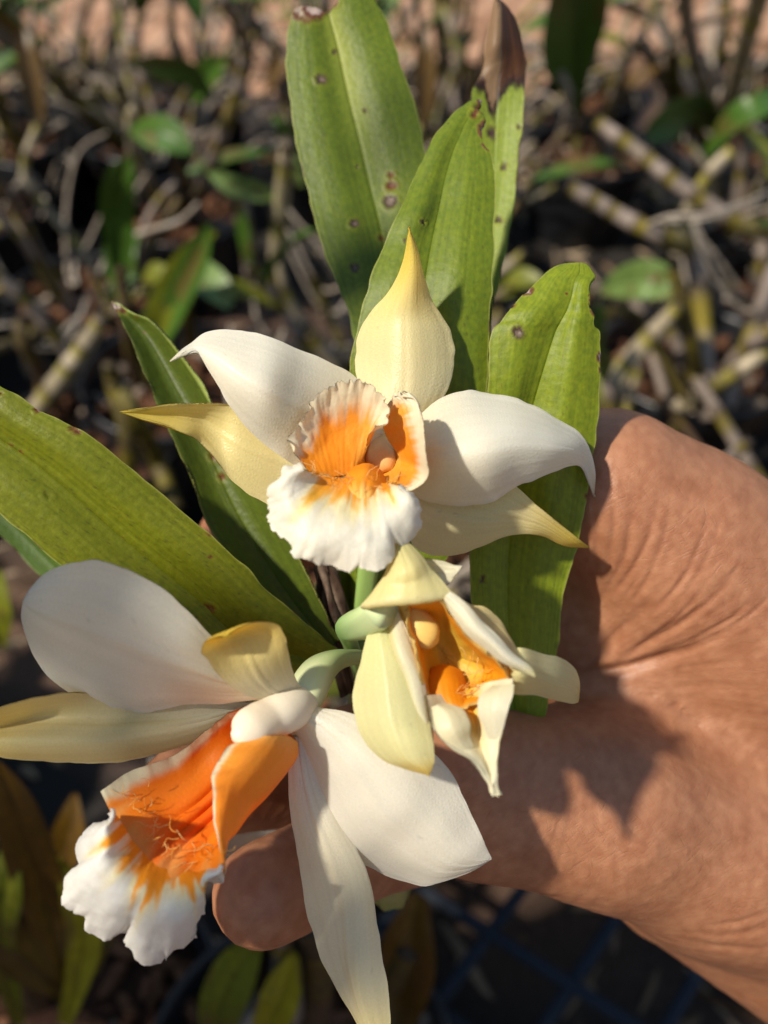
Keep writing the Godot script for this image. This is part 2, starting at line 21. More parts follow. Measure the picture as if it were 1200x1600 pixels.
const F2_TUBE := [[-17.44,-25.32,-1,-17.1,-26.42,-2.2,-16.3,-27.5,-2.5,-14.73,-28.2,-1.5,-13.3,-28.44,0,-11.96,-28.86,1,-11.19,-29.18,3,-11.9,-27.4,7,-13.78,-26.8,9.5,-16.16,-27.44,10],[-19.95,-26.16,-1,-19.72,-28.06,-2.7,-18.83,-29.78,-3.5,-17.26,-30.93,-3.33,-15.74,-31.66,-2.83,-13.75,-31.86,-1,-11.19,-30.97,3,-12.45,-28.95,7.67,-14.82,-27.74,10.33,-18.1,-27.45,11.17],[-21.8,-27.16,-1,-21.34,-29.47,-2.2,-20.2,-31.57,-2.5,-18.45,-33.18,-2.17,-16.69,-33.89,-1.67,-14.63,-33.92,0,-12.38,-32.63,4,-13.93,-30.64,8.33,-16.29,-29.54,10.67,-19.2,-28.99,11.33],[-24.65,-29.6,-1,-23.78,-32.21,-1.7,-22.13,-34.4,-0.5,-20.29,-35.92,0,-18.38,-36.76,0.5,-16.19,-36.63,2,-14.5,-34.9,5,-15.77,-32.46,9,-17.75,-31.12,11,-20.22,-30.82,11.5],[-27.16,-31.55,0.5,-26.04,-34.34,0.3,-24.39,-36.46,1.5,-22.73,-38.1,2,-20.76,-39.08,2.5,-18.49,-38.9,4,-16.43,-36.65,6,-17.23,-34.61,9,-18.5,-33.23,11,-20.07,-32.93,11.5],[-30.12,-32.24,2.5,-29.11,-35.39,2.3,-27.45,-37.94,3.5,-25.34,-39.68,5,-23.01,-40.78,5.5,-20.7,-40.92,6,-18,-38.65,8,-18.44,-37.35,10,-19.11,-36.48,11,-19.85,-36.31,11.5],[-32.87,-33.19,4,-31.59,-36.4,4.3,-29.57,-38.69,6.5,-27.16,-40.82,8,-24.34,-42.18,8.5,-21.69,-42.15,9,-18.9,-39.33,10,-18.88,-39.12,11,-19.02,-39.09,11.5,-19.25,-39.54,11.5],[-35.3,-34.82,5,-33.4,-37.5,6.3,-30.92,-39.99,9,-28.1,-42.14,11,-24.81,-43.15,11.5,-21.75,-43.5,11,-18.93,-41.16,12,-18.78,-41.53,12,-18.63,-41.91,12,-18.57,-42.55,11.5]]
const F2_FRONT := [[-32.68,-35.28,9.8,-32.58,-35.45,9.8,-32.47,-35.63,9.8,-32.37,-35.8,9.8,-32.27,-35.98,9.8,-32.16,-36.16,9.8,-32.06,-36.33,9.8,-31.95,-36.51,9.8,-31.85,-36.68,9.8,-31.75,-36.86,9.8,-31.64,-37.03,9.8,-31.53,-37.21,9.8,-31.42,-37.38,9.8,-31.32,-37.55,9.8,-31.21,-37.73,9.8,-31.1,-37.9,9.8,-30.99,-38.07,9.8,-30.88,-38.24,9.8,-30.77,-38.42,9.8,-30.67,-38.59,9.8,-30.56,-38.76,9.8,-30.45,-38.94,9.8,-30.34,-39.11,9.8,-30.23,-39.28,9.8,-30.12,-39.45,9.8,-29.98,-39.6,9.8,-29.84,-39.75,9.8,-29.71,-39.9,9.8,-29.57,-40.06,9.8,-29.43,-40.21,9.8,-29.3,-40.36,9.8,-29.16,-40.51,9.8,-29.02,-40.66,9.8,-28.89,-40.81,9.8,-28.75,-40.97,9.8,-28.61,-41.12,9.8,-28.48,-41.27,9.8,-28.34,-41.42,9.8,-28.2,-41.57,9.8,-28.06,-41.71,9.8,-27.87,-41.78,9.8,-27.68,-41.86,9.8,-27.49,-41.94,9.8,-27.3,-42.01,9.8,-27.11,-42.09,9.8,-26.92,-42.16,9.8,-26.73,-42.24,9.8,-26.54,-42.31,9.8,-26.35,-42.39,9.8,-26.16,-42.47,9.8,-25.97,-42.54,9.8,-25.78,-42.62,9.8,-25.59,-42.69,9.8,-25.4,-42.77,9.8,-25.21,-42.85,9.8,-25.02,-42.91,9.8,-24.82,-42.92,9.8,-24.61,-42.93,9.8,-24.41,-42.94,9.8,-24.21,-42.95,9.8,-24,-42.96,9.8,-23.8,-42.97,9.8,-23.59,-42.98,9.8,-23.39,-42.99,9.8,-23.19,-43.01,9.8,-22.98,-43.02,9.8,-22.78,-43.03,9.8,-22.57,-43.04,9.8,-22.37,-43.05,9.8,-22.17,-43.06,9.8,-21.96,-43.06,9.8,-21.77,-42.99,9.8,-21.58,-42.92,9.8,-21.39,-42.85,9.8,-21.2,-42.78,9.8,-21.01,-42.71,9.8,-20.81,-42.64,9.8,-20.62,-42.57,9.8,-20.43,-42.5,9.8,-20.24,-42.43,9.8,-20.05,-42.36,9.8,-19.85,-42.29,9.8,-19.66,-42.22,9.8,-19.47,-42.15,9.8],[-31.69,-34.4,12.73,-31.61,-34.63,12.73,-31.56,-34.85,12.73,-31.52,-35.07,12.73,-31.52,-35.27,12.73,-31.53,-35.47,12.73,-31.55,-35.66,12.73,-31.56,-35.86,12.73,-31.57,-36.06,12.73,-31.56,-36.27,12.73,-31.54,-36.5,12.73,-31.5,-36.72,12.73,-31.43,-36.95,12.73,-31.35,-37.19,12.73,-31.25,-37.42,12.73,-31.16,-37.64,12.73,-31.09,-37.86,12.73,-31.05,-38.08,12.73,-31.04,-38.28,12.73,-31.04,-38.49,12.73,-31.03,-38.7,12.73,-31,-38.92,12.73,-30.95,-39.16,12.73,-30.89,-39.4,12.73,-30.79,-39.64,12.73,-30.66,-39.87,12.73,-30.51,-40.08,12.73,-30.34,-40.29,12.73,-30.16,-40.48,12.73,-29.97,-40.67,12.73,-29.79,-40.87,12.73,-29.62,-41.07,12.73,-29.45,-41.28,12.73,-29.27,-41.48,12.73,-29.09,-41.67,12.73,-28.89,-41.83,12.73,-28.67,-41.98,12.73,-28.46,-42.1,12.73,-28.24,-42.2,12.73,-28.02,-42.28,12.73,-27.78,-42.31,12.73,-27.55,-42.36,12.73,-27.35,-42.44,12.73,-27.16,-42.55,12.73,-26.98,-42.7,12.73,-26.8,-42.86,12.73,-26.61,-43.02,12.73,-26.4,-43.17,12.73,-26.18,-43.3,12.73,-25.93,-43.41,12.73,-25.68,-43.5,12.73,-25.43,-43.57,12.73,-25.17,-43.64,12.73,-24.92,-43.71,12.73,-24.67,-43.76,12.73,-24.42,-43.8,12.73,-24.17,-43.77,12.73,-23.91,-43.73,12.73,-23.65,-43.67,12.73,-23.4,-43.62,12.73,-23.15,-43.55,12.73,-22.92,-43.48,12.73,-22.71,-43.4,12.73,-22.51,-43.32,12.73,-22.33,-43.23,12.73,-22.14,-43.14,12.73,-21.93,-43.05,12.73,-21.73,-42.96,12.73,-21.52,-42.87,12.73,-21.34,-42.78,12.73,-21.18,-42.67,12.73,-21.05,-42.51,12.73,-20.94,-42.35,12.73,-20.81,-42.2,12.73,-20.67,-42.05,12.73,-20.49,-41.94,12.73,-20.28,-41.85,12.73,-20.04,-41.77,12.73,-19.8,-41.7,12.73,-19.57,-41.61,12.73,-19.36,-41.49,12.73,-19.18,-41.35,12.73,-19.02,-41.19,12.73,-18.88,-41.03,12.73],[-31.12,-33.96,14.27,-31.07,-34.25,14.27,-31.05,-34.52,14.27,-31.09,-34.78,14.27,-31.18,-35.02,14.27,-31.3,-35.23,14.27,-31.44,-35.44,14.27,-31.56,-35.66,14.27,-31.67,-35.89,14.27,-31.75,-36.14,14.27,-31.81,-36.41,14.27,-31.83,-36.69,14.27,-31.82,-36.98,14.27,-31.76,-37.28,14.27,-31.66,-37.57,14.27,-31.58,-37.85,14.27,-31.55,-38.11,14.27,-31.58,-38.37,14.27,-31.66,-38.61,14.27,-31.76,-38.84,14.27,-31.84,-39.09,14.27,-31.9,-39.37,14.27,-31.91,-39.67,14.27,-31.88,-39.98,14.27,-31.81,-40.3,14.27,-31.68,-40.59,14.27,-31.52,-40.87,14.27,-31.31,-41.13,14.27,-31.08,-41.37,14.27,-30.84,-41.6,14.27,-30.62,-41.84,14.27,-30.41,-42.1,14.27,-30.21,-42.36,14.27,-29.99,-42.61,14.27,-29.75,-42.83,14.27,-29.49,-43.02,14.27,-29.2,-43.15,14.27,-28.91,-43.25,14.27,-28.62,-43.3,14.27,-28.32,-43.32,14.27,-28.03,-43.31,14.27,-27.76,-43.34,14.27,-27.54,-43.42,14.27,-27.35,-43.58,14.27,-27.18,-43.79,14.27,-27.01,-44.03,14.27,-26.81,-44.27,14.27,-26.58,-44.49,14.27,-26.32,-44.68,14.27,-26.02,-44.83,14.27,-25.71,-44.93,14.27,-25.39,-45.01,14.27,-25.06,-45.07,14.27,-24.75,-45.12,14.27,-24.44,-45.16,14.27,-24.14,-45.16,14.27,-23.83,-45.1,14.27,-23.52,-45,14.27,-23.21,-44.89,14.27,-22.91,-44.77,14.27,-22.62,-44.63,14.27,-22.35,-44.48,14.27,-22.13,-44.32,14.27,-21.94,-44.14,14.27,-21.77,-43.96,14.27,-21.59,-43.77,14.27,-21.38,-43.58,14.27,-21.17,-43.4,14.27,-20.96,-43.21,14.27,-20.8,-43.02,14.27,-20.68,-42.81,14.27,-20.61,-42.56,14.27,-20.57,-42.31,14.27,-20.51,-42.07,14.27,-20.4,-41.86,14.27,-20.23,-41.69,14.27,-20,-41.58,14.27,-19.72,-41.5,14.27,-19.43,-41.43,14.27,-19.15,-41.31,14.27,-18.93,-41.15,14.27,-18.76,-40.94,14.27,-18.63,-40.69,14.27,-18.53,-40.44,14.27],[-31.16,-34.2,13.73,-31.13,-34.54,13.73,-31.15,-34.87,13.73,-31.26,-35.17,13.73,-31.45,-35.45,13.73,-31.69,-35.69,13.73,-31.94,-35.92,13.73,-32.18,-36.16,13.73,-32.39,-36.42,13.73,-32.57,-36.72,13.73,-32.7,-37.05,13.73,-32.8,-37.39,13.73,-32.82,-37.74,13.73,-32.78,-38.1,13.73,-32.69,-38.45,13.73,-32.62,-38.79,13.73,-32.63,-39.11,13.73,-32.72,-39.41,13.73,-32.9,-39.68,13.73,-33.1,-39.96,13.73,-33.28,-40.25,13.73,-33.41,-40.58,13.73,-33.48,-40.95,13.73,-33.49,-41.34,13.73,-33.44,-41.74,13.73,-33.32,-42.11,13.73,-33.13,-42.46,13.73,-32.89,-42.78,13.73,-32.6,-43.06,13.73,-32.31,-43.34,13.73,-32.04,-43.63,13.73,-31.79,-43.94,13.73,-31.55,-44.26,13.73,-31.29,-44.57,13.73,-31,-44.83,13.73,-30.66,-45.03,13.73,-30.3,-45.17,13.73,-29.92,-45.24,13.73,-29.54,-45.25,13.73,-29.18,-45.21,13.73,-28.82,-45.16,13.73,-28.51,-45.15,13.73,-28.27,-45.25,13.73,-28.08,-45.45,13.73,-27.92,-45.74,13.73,-27.75,-46.06,13.73,-27.54,-46.39,13.73,-27.28,-46.68,13.73,-26.98,-46.93,13.73,-26.63,-47.11,13.73,-26.24,-47.23,13.73,-25.85,-47.31,13.73,-25.45,-47.37,13.73,-25.07,-47.41,13.73,-24.7,-47.43,13.73,-24.33,-47.4,13.73,-23.97,-47.3,13.73,-23.59,-47.15,13.73,-23.22,-46.98,13.73,-22.86,-46.78,13.73,-22.53,-46.57,13.73,-22.23,-46.34,13.73,-21.98,-46.09,13.73,-21.8,-45.82,13.73,-21.64,-45.54,13.73,-21.47,-45.25,13.73,-21.26,-44.97,13.73,-21.03,-44.68,13.73,-20.82,-44.39,13.73,-20.67,-44.1,13.73,-20.59,-43.78,13.73,-20.58,-43.44,13.73,-20.6,-43.1,13.73,-20.6,-42.77,13.73,-20.54,-42.49,13.73,-20.38,-42.27,13.73,-20.12,-42.13,13.73,-19.79,-42.05,13.73,-19.44,-41.97,13.73,-19.12,-41.84,13.73,-18.87,-41.62,13.73,-18.7,-41.33,13.73,-18.61,-41,13.73,-18.56,-40.65,13.73],[-31.73,-35.01,11.38,-31.62,-35.41,11.44,-31.68,-35.81,11.45,-31.91,-36.17,11.44,-32.23,-36.52,11.38,-32.64,-36.8,11.29,-33.07,-37.08,11.18,-33.49,-37.37,11.06,-33.88,-37.7,10.93,-34.13,-38.13,10.8,-34.39,-38.56,10.7,-34.63,-38.98,10.62,-34.74,-39.43,10.57,-34.71,-39.89,10.56,-34.55,-40.3,10.58,-34.39,-40.69,10.64,-34.4,-41.05,10.73,-34.56,-41.38,10.84,-34.84,-41.62,10.97,-35.14,-41.87,11.1,-35.42,-42.13,11.22,-35.58,-42.51,11.32,-35.69,-42.94,11.4,-35.72,-43.41,11.45,-35.68,-43.89,11.45,-35.59,-44.38,11.42,-35.4,-44.84,11.36,-35.12,-45.26,11.27,-34.81,-45.65,11.15,-34.45,-45.98,11.02,-34.14,-46.36,10.89,-33.91,-46.82,10.77,-33.69,-47.28,10.67,-33.44,-47.72,10.6,-33.08,-48.03,10.56,-32.64,-48.25,10.56,-32.17,-48.39,10.59,-31.68,-48.4,10.66,-31.17,-48.3,10.76,-30.67,-48.15,10.88,-30.2,-47.96,11,-29.78,-47.81,11.13,-29.46,-47.82,11.25,-29.3,-48.1,11.35,-29.15,-48.47,11.42,-28.97,-48.9,11.45,-28.77,-49.34,11.45,-28.49,-49.73,11.41,-28.15,-50.09,11.34,-27.75,-50.37,11.24,-27.31,-50.54,11.12,-26.85,-50.68,10.99,-26.39,-50.75,10.86,-25.95,-50.83,10.74,-25.54,-50.97,10.65,-25.13,-50.92,10.59,-24.7,-50.74,10.56,-24.25,-50.54,10.56,-23.79,-50.29,10.61,-23.35,-49.97,10.69,-22.92,-49.63,10.79,-22.54,-49.25,10.91,-22.2,-48.86,11.04,-22.02,-48.43,11.17,-21.94,-47.97,11.28,-21.76,-47.53,11.37,-21.5,-47.12,11.43,-21.22,-46.72,11.45,-20.96,-46.34,11.44,-20.81,-45.95,11.39,-20.81,-45.55,11.31,-20.91,-45.14,11.21,-21.06,-44.75,11.08,-21.17,-44.38,10.95,-21.21,-44.03,10.83,-21.11,-43.73,10.72,-20.77,-43.67,10.63,-20.35,-43.64,10.57,-19.9,-43.6,10.56,-19.48,-43.49,10.57,-19.21,-43.15,10.63,-19.02,-42.71,10.71,-18.97,-42.23,10.82,-18.97,-41.71,10.95],[-32.8,-36.39,7.29,-32.45,-36.9,7.38,-32.53,-37.37,7.41,-32.98,-37.82,7.38,-33.46,-38.28,7.29,-34.1,-38.53,7.14,-34.74,-38.81,6.96,-35.38,-39.12,6.75,-36.03,-39.44,6.53,-36.21,-40.1,6.33,-36.59,-40.65,6.15,-37.12,-41.1,6.01,-37.34,-41.68,5.93,-37.32,-42.3,5.91,-36.91,-42.77,5.95,-36.48,-43.22,6.05,-36.5,-43.66,6.2,-36.83,-44.07,6.39,-37.33,-44.26,6.6,-37.83,-44.43,6.82,-38.33,-44.61,7.02,-38.49,-45.12,7.19,-38.64,-45.66,7.32,-38.68,-46.24,7.39,-38.65,-46.86,7.41,-38.64,-47.5,7.36,-38.43,-48.07,7.25,-38.06,-48.6,7.09,-37.66,-49.09,6.9,-37.13,-49.35,6.69,-36.73,-49.77,6.47,-36.58,-50.44,6.28,-36.41,-51.11,6.11,-36.23,-51.75,5.99,-35.76,-52.1,5.92,-35.17,-52.32,5.92,-34.56,-52.52,5.97,-33.93,-52.47,6.09,-33.28,-52.21,6.25,-32.62,-51.94,6.45,-32.02,-51.53,6.66,-31.42,-51.1,6.87,-31,-50.96,7.07,-30.99,-51.51,7.23,-30.93,-52.07,7.35,-30.76,-52.65,7.4,-30.61,-53.26,7.4,-30.25,-53.77,7.33,-29.86,-54.29,7.21,-29.4,-54.66,7.05,-28.83,-54.82,6.85,-28.26,-54.98,6.63,-27.7,-54.95,6.42,-27.16,-55.05,6.23,-26.73,-55.54,6.07,-26.28,-55.4,5.96,-25.8,-55.04,5.91,-25.23,-54.76,5.93,-24.64,-54.46,6,-24.12,-54.01,6.13,-23.6,-53.52,6.3,-23.08,-53.02,6.5,-22.56,-52.51,6.72,-22.47,-51.9,6.93,-22.66,-51.24,7.12,-22.51,-50.64,7.27,-22.12,-50.09,7.37,-21.71,-49.59,7.41,-21.31,-49.13,7.39,-21.12,-48.64,7.31,-21.23,-48.08,7.17,-21.49,-47.58,6.99,-21.85,-47.13,6.79,-22.14,-46.64,6.57,-22.36,-46.14,6.36,-22.4,-45.58,6.18,-21.8,-45.73,6.04,-21.19,-45.85,5.94,-20.57,-45.94,5.91,-19.94,-45.99,5.94,-19.69,-45.39,6.03,-19.44,-44.74,6.17,-19.51,-44.07,6.35,-19.65,-43.39,6.56]]
const F2_COLUMN := [[-10.14,-24.45,0,2],[-11.45,-24.86,2,2.7],[-12.86,-25.24,4,2.75],[-14.28,-25.63,5.5,2.5],[-15.35,-25.99,7,2.55],[-16.38,-26.34,8.5,2.35],[-17.36,-26.62,9.6,1.5],[-18.14,-26.75,10,0.5]]
const F2_PEDICEL := [[-10.81,-24.78,0,2.6],[-9.89,-23.31,-1,2.6],[-8.86,-21.56,-3,2.4],[-7.36,-20.44,-5,1.8],[-5.32,-20.13,-8,1.25],[-2.58,-21.01,-13,1],[-0.77,-24.08,-19,1],[-1.51,-32.15,-25,1.2]]
const F3_SEPAL_B := [[1.33,-2.51,7,1.33,-2.51,7,1.33,-2.51,7,1.33,-2.51,7],[0.93,-4.97,8,1.53,-4.75,9.5,2.29,-4.57,10,3.17,-4.02,8.5],[0.31,-7.2,9.5,1.5,-6.88,12,3.35,-6.55,12.5,4.75,-5.59,9.5],[-1.07,-9.3,10,0.9,-8.68,12,3.72,-8.19,12.5,6.22,-7.59,10.5],[-2.74,-11.13,10,0.3,-10.43,12.5,4.08,-10.08,13,8.04,-9.7,11.5],[-2.32,-11.74,8.5,0.45,-10.6,11.5,4.12,-10.1,12,7.74,-9.94,10.5]]
const F3_FLAP := [[4.93,-5.64,7,5.99,-7.32,7,6.92,-8.84,9],[7.2,-6.11,7,7.44,-7.59,7,7.57,-8.96,8.5],[9.51,-6.63,7.5,9,-7.37,7.5,8.46,-8.07,8]]
const F3_UNDER := [[-2.57,-11.18,11,-1.05,-10.89,12,0.45,-10.7,12],[-2.61,-12.61,9,-1.05,-12.2,12,0.45,-12.12,12],[-2.02,-13.43,8,-0.99,-13.45,10,0,-13.72,10],[-1.4,-13.97,8,-1,-14.29,8.5,-0.62,-14.61,9]]
const F3_PETAL_A := [[-1.24,-13.6,1,-0.24,-12.46,4,0.79,-11.53,6,1.49,-11.43,7],[-2.21,-16.19,2,-0.32,-15.46,5,1.08,-14.37,8.5,2.64,-14.12,8],[-2.27,-18.24,3,0.32,-17.69,6,1.91,-16.92,10,3.69,-17.38,9],[-0.96,-20.5,4,1.57,-20.12,7,3.03,-19.42,10.5,4.59,-19.98,9.5],[0.96,-22.71,5,2.95,-22.5,8,3.93,-22.51,11,5.18,-23.25,10],[3.52,-25.05,7,4.61,-25.38,9,5.06,-25.83,11,5.64,-26.83,10],[5.79,-29.88,10,5.79,-29.88,10,5.79,-29.88,10,5.79,-29.88,10]]
const F3_SEPAL_A := [[-1.91,-14.18,5,-0.7,-14.02,7,0.47,-14.09,7],[-2.37,-16.11,6,-0.31,-15.91,8.5,1.71,-16.14,8],[-2.91,-18.4,6.5,0.08,-18.15,9.5,3,-18.46,9],[-3.45,-20.67,7,0.38,-20.33,10.5,4.12,-20.77,9.8],[-3.65,-22.89,8,0.64,-22.5,11.2,4.85,-22.89,10.6],[-3.31,-25.38,9,1.05,-24.77,12,5.35,-25.03,11.2],[-2.14,-27.72,9.5,1.79,-26.79,12.6,5.69,-26.79,12],[-0.15,-29.5,10,2.83,-28.61,12.6,5.83,-28.53,12.2],[2.72,-30.29,11,4.21,-29.75,12.4,5.75,-29.65,12.2],[5.24,-30.83,12,5.24,-30.83,12,5.24,-30.83,12]]
const F3_STRIP := [[7.78,-9.5,12,7.41,-9.84,12,7.1,-10.27,11],[9.64,-10.82,13,8.89,-11.4,13.5,8.31,-12.2,12],[11.44,-12.69,13.5,10.45,-13.34,14.5,9.76,-14.38,12.5],[13.29,-14.47,14,12.26,-14.95,15,11.57,-15.87,13],[14.98,-16.38,14,14.04,-16.59,15,13.43,-17.19,13.5],[16.6,-17.77,14,15.94,-17.73,14.5,15.42,-17.85,14],[17.33,-18.8,14,17.33,-18.8,14,17.33,-18.8,14]]
const F3_PETAL_B := [[8.77,-10.49,7,8.93,-10.65,7,8.92,-10.61,9],[10.57,-11.43,7,10.48,-11.56,8,10.2,-11.48,11],[12.24,-11.61,7.5,11.98,-12.44,9.5,11.62,-13.11,12.5],[13.89,-12.88,8,13.72,-13.95,10,13.42,-14.83,13],[14.69,-14.46,9,14.95,-15.56,11,15.2,-16.61,13],[15.47,-16.16,10,16.05,-17.06,12,16.76,-18.09,13]]
const F3_SEPAL_C := [[14.86,-16.23,10,14.6,-18.71,10,14.46,-21.38,9],[16.24,-16.01,11,15.9,-18.44,12.5,16.31,-21.77,9],[19.01,-17,8,18.57,-19.22,9.5,18.96,-22.35,6],[21.91,-18.25,5,21.35,-20.57,6.5,21.73,-23.83,3],[24.12,-19.79,2,23.71,-21.93,3,24.11,-24.86,0],[25.11,-21.62,0,24.99,-23.2,0,25.28,-25.19,-2],[25.84,-25.24,-3.5,25.84,-25.24,-3.5,25.84,-25.24,-3.5]]
const F3_CUP := [[7.64,-18.05,2.63,7.64,-18.05,2.67,7.64,-18.04,2.69,7.64,-18.04,2.7,7.64,-18.04,2.7,7.64,-18.04,2.71,7.64,-18.04,2.71,7.64,-18.04,2.7,7.64,-18.05,2.68,7.64,-18.05,2.66,7.64,-18.05,2.65,7.64,-18.05,2.65,7.64,-18.05,2.66,7.64,-18.05,2.67,7.64,-18.05,2.65,7.64,-18.05,2.63,7.64,-18.05,2.63],[6.22,-16.08,2.83,6.8,-15.92,2.92,7.52,-15.96,2.98,7.96,-16.49,2.99,8.5,-17.22,3,9.15,-17.77,3.02,9.76,-18.26,3.04,10.13,-18.82,3,9.84,-19.46,2.95,8.99,-19.91,2.9,8.02,-20.11,2.88,7.29,-20.06,2.88,6.92,-19.55,2.9,6.68,-18.57,2.92,6.41,-17.36,2.88,6.22,-16.51,2.83,6.22,-16.08,2.83],[4.76,-13.99,3.93,5.9,-13.65,4.37,7.32,-13.72,4.59,8.18,-14.77,4.66,9.24,-16.2,4.7,10.52,-17.29,4.81,11.71,-18.24,4.85,12.45,-19.37,4.7,11.89,-20.65,4.48,10.23,-21.56,4.26,8.32,-21.96,4.15,6.87,-21.87,4.15,6.14,-20.83,4.26,5.66,-18.89,4.37,5.14,-16.52,4.15,4.76,-14.86,3.93,4.76,-13.99,3.93],[3.77,-12.51,5.75,5.24,-12.02,6.75,7.09,-12.09,7.25,8.21,-13.45,7.4,9.57,-15.31,7.5,11.23,-16.71,7.75,12.78,-17.93,7.85,13.75,-19.43,7.5,13.06,-21.14,7,10.92,-22.37,6.5,8.42,-22.92,6.25,6.53,-22.79,6.25,5.57,-21.42,6.5,4.93,-18.86,6.75,4.26,-15.79,6.25,3.77,-13.65,5.75,3.77,-12.51,5.75],[3.16,-11.55,7.7,4.81,-10.96,9.3,6.88,-11.02,10.1,8.12,-12.53,10.34,9.64,-14.61,10.5,11.49,-16.16,10.9,13.21,-17.52,11.06,14.32,-19.22,10.5,13.58,-21.19,9.7,11.2,-22.61,8.9,8.4,-23.26,8.5,6.27,-23.12,8.5,5.18,-21.55,8.9,4.46,-18.65,9.3,3.71,-15.23,8.5,3.16,-12.84,7.7,3.16,-11.55,7.7],[2.77,-10.92,9,4.53,-10.27,11,6.73,-10.33,12,8.06,-11.94,12.3,9.68,-14.15,12.5,11.64,-15.79,13,13.47,-17.24,13.2,14.67,-19.07,12.5,13.91,-21.2,11.5,11.38,-22.76,10.5,8.38,-23.47,10,6.1,-23.32,10,4.93,-21.62,10.5,4.15,-18.5,11,3.35,-14.86,10,2.77,-12.31,9,2.77,-10.92,9]]
const F3_FRONT := [[4.83,-21.75,11,7.76,-22.12,8,10.57,-21.53,7,13.07,-20.46,9,14.98,-19.28,13],[5.26,-22.98,13,7.77,-23.47,10,10.66,-23.18,8.5,12.84,-22.05,11,14.47,-21.3,14],[5.73,-25.12,14,8.08,-25.29,12,10.82,-25.3,10,12.51,-24.43,12.5,13.82,-24.12,14.5],[7.68,-27.05,14.5,9.34,-26.99,13,11.28,-26.91,11.5,12.31,-26.54,13,13.23,-26.32,14.5],[9.87,-28.29,14.5,10.92,-28.48,13.5,11.77,-28.6,12.5,12.4,-28.34,13.5,12.94,-28.14,14.5],[11.53,-30.41,14,12.03,-30.55,13.5,12.38,-30.69,13,12.62,-30.55,13.5,12.93,-30.33,14],[12.77,-32.32,13.5,12.77,-32.32,13.5,12.77,-32.32,13.5,12.77,-32.32,13.5,12.77,-32.32,13.5]]
const F3_ROLL_A := [[5.39,-22.9,12,6.11,-22.57,12.5,6.92,-22.55,11.5],[5.7,-24.27,13.2,7.34,-23.44,13.6,9.13,-23.05,12],[6.18,-25.75,13.8,7.94,-24.88,14.4,9.86,-24.47,13],[7.65,-27.08,13.8,8.67,-26.37,14,9.79,-25.95,13],[9,-27.82,13.5,9.59,-27.41,13.5,10.23,-27.13,13]]
const F3_ROLL_B := [[12.63,-20.6,11.5,13.79,-20.17,13,15.05,-19.92,13.5],[11.2,-21.66,12.2,12.95,-21.27,13.8,14.81,-21.11,14.2],[11.01,-23.22,12.6,12.5,-22.87,14.2,14.09,-22.79,14.6],[11.74,-24.81,12.8,12.67,-24.68,14,13.7,-24.75,14.3],[12.46,-26.39,13,12.88,-26.42,13.5,13.29,-26.44,14]]
const F3_COLUMN := [[2.25,-10.45,4,1],[3.01,-11.58,5.5,1.3],[3.78,-12.92,6.3,1.6],[4.55,-14.12,6.8,1.8],[5.32,-15.03,7,1.7],[6.03,-15.59,6.9,1.2],[6.51,-15.84,6.8,0.5]]
const F3_CALLUS := [[5.14,-20.25,4,6.37,-19.44,5,7.32,-19.17,5.2,8.45,-19.44,5,9.81,-20.09,4],[4.83,-21.21,5.8,5.95,-20.51,7,7.18,-20.28,7.4,8.61,-20.59,7,10.13,-21.36,5.8],[4.99,-22.63,7.4,6.19,-22.12,8.4,7.4,-21.96,8.8,8.82,-22.19,8.4,10.38,-22.78,7.4],[6.15,-24,9,7.18,-23.69,9.7,8.23,-23.63,10,9.48,-23.77,9.7,10.92,-24.15,9],[8.52,-25.71,10.2,9.25,-25.62,10.6,9.92,-25.6,10.7,10.61,-25.7,10.6,11.41,-25.94,10.2],[10.88,-27.19,11,10.88,-27.19,11,10.88,-27.19,11,10.88,-27.19,11,10.88,-27.19,11]]
const F3_PEDICEL := [[-0.31,-11.92,9,2],[-2.01,-13.66,4,2.1],[-4.06,-15.05,-2,1.9],[-5.28,-16.37,-7,1.4],[-4.79,-19.35,-13,1.1],[-3.44,-25.58,-22,1.1]]
const LEAF_A := [[-2.79,15.96,-24,-2,15.96,-24,-1.2,15.96,-24,-0.4,15.96,-24,0.4,15.96,-24],[-5.27,30.15,-29,-3.1,31.03,-29.27,-0.83,32.03,-30.1,1.24,32.64,-29.55,3.3,33.24,-29],[-8.11,38.65,-32,-4,39.39,-32,0.21,40.52,-33.1,2.96,41.01,-32.55,5.48,41.6,-32],[-10.67,45.78,-34,-5.54,46.44,-33.73,-0.64,47.5,-35.1,3.2,48.02,-34,6.83,48.76,-34],[-12.65,53.5,-36,-7.54,54.07,-35.45,-2.39,55.2,-36.83,2.81,55.77,-36,7.35,56.42,-36],[-14.69,62.01,-37,-9.54,62.44,-36.45,-4.26,63.65,-37.83,1.31,63.75,-37,6.64,64.07,-37],[-16.2,70.61,-38,-11.13,70.69,-37.45,-6.16,71.53,-38.83,-0.66,71.15,-37.73,4.71,71.16,-38],[-16.75,79.32,-39,-12.3,79.27,-38.45,-7.96,79.93,-39.55,-2.64,79.3,-38.73,2.42,78.66,-39],[-16.19,84.17,-39,-12.66,84.3,-38.84,-9.19,84.58,-39.77,-4.42,84.68,-39.34,0.44,85.14,-40],[-15.2,86.37,-39,-12.24,86.54,-39.11,-9.52,85.91,-39.77,-5.53,89.14,-39.61,-0.89,87.8,-40],[-14.54,86.92,-39,-12.15,86.92,-39.39,-9.63,86.02,-39.77,-6.09,91.29,-39.89,-3.1,90.68,-40]]
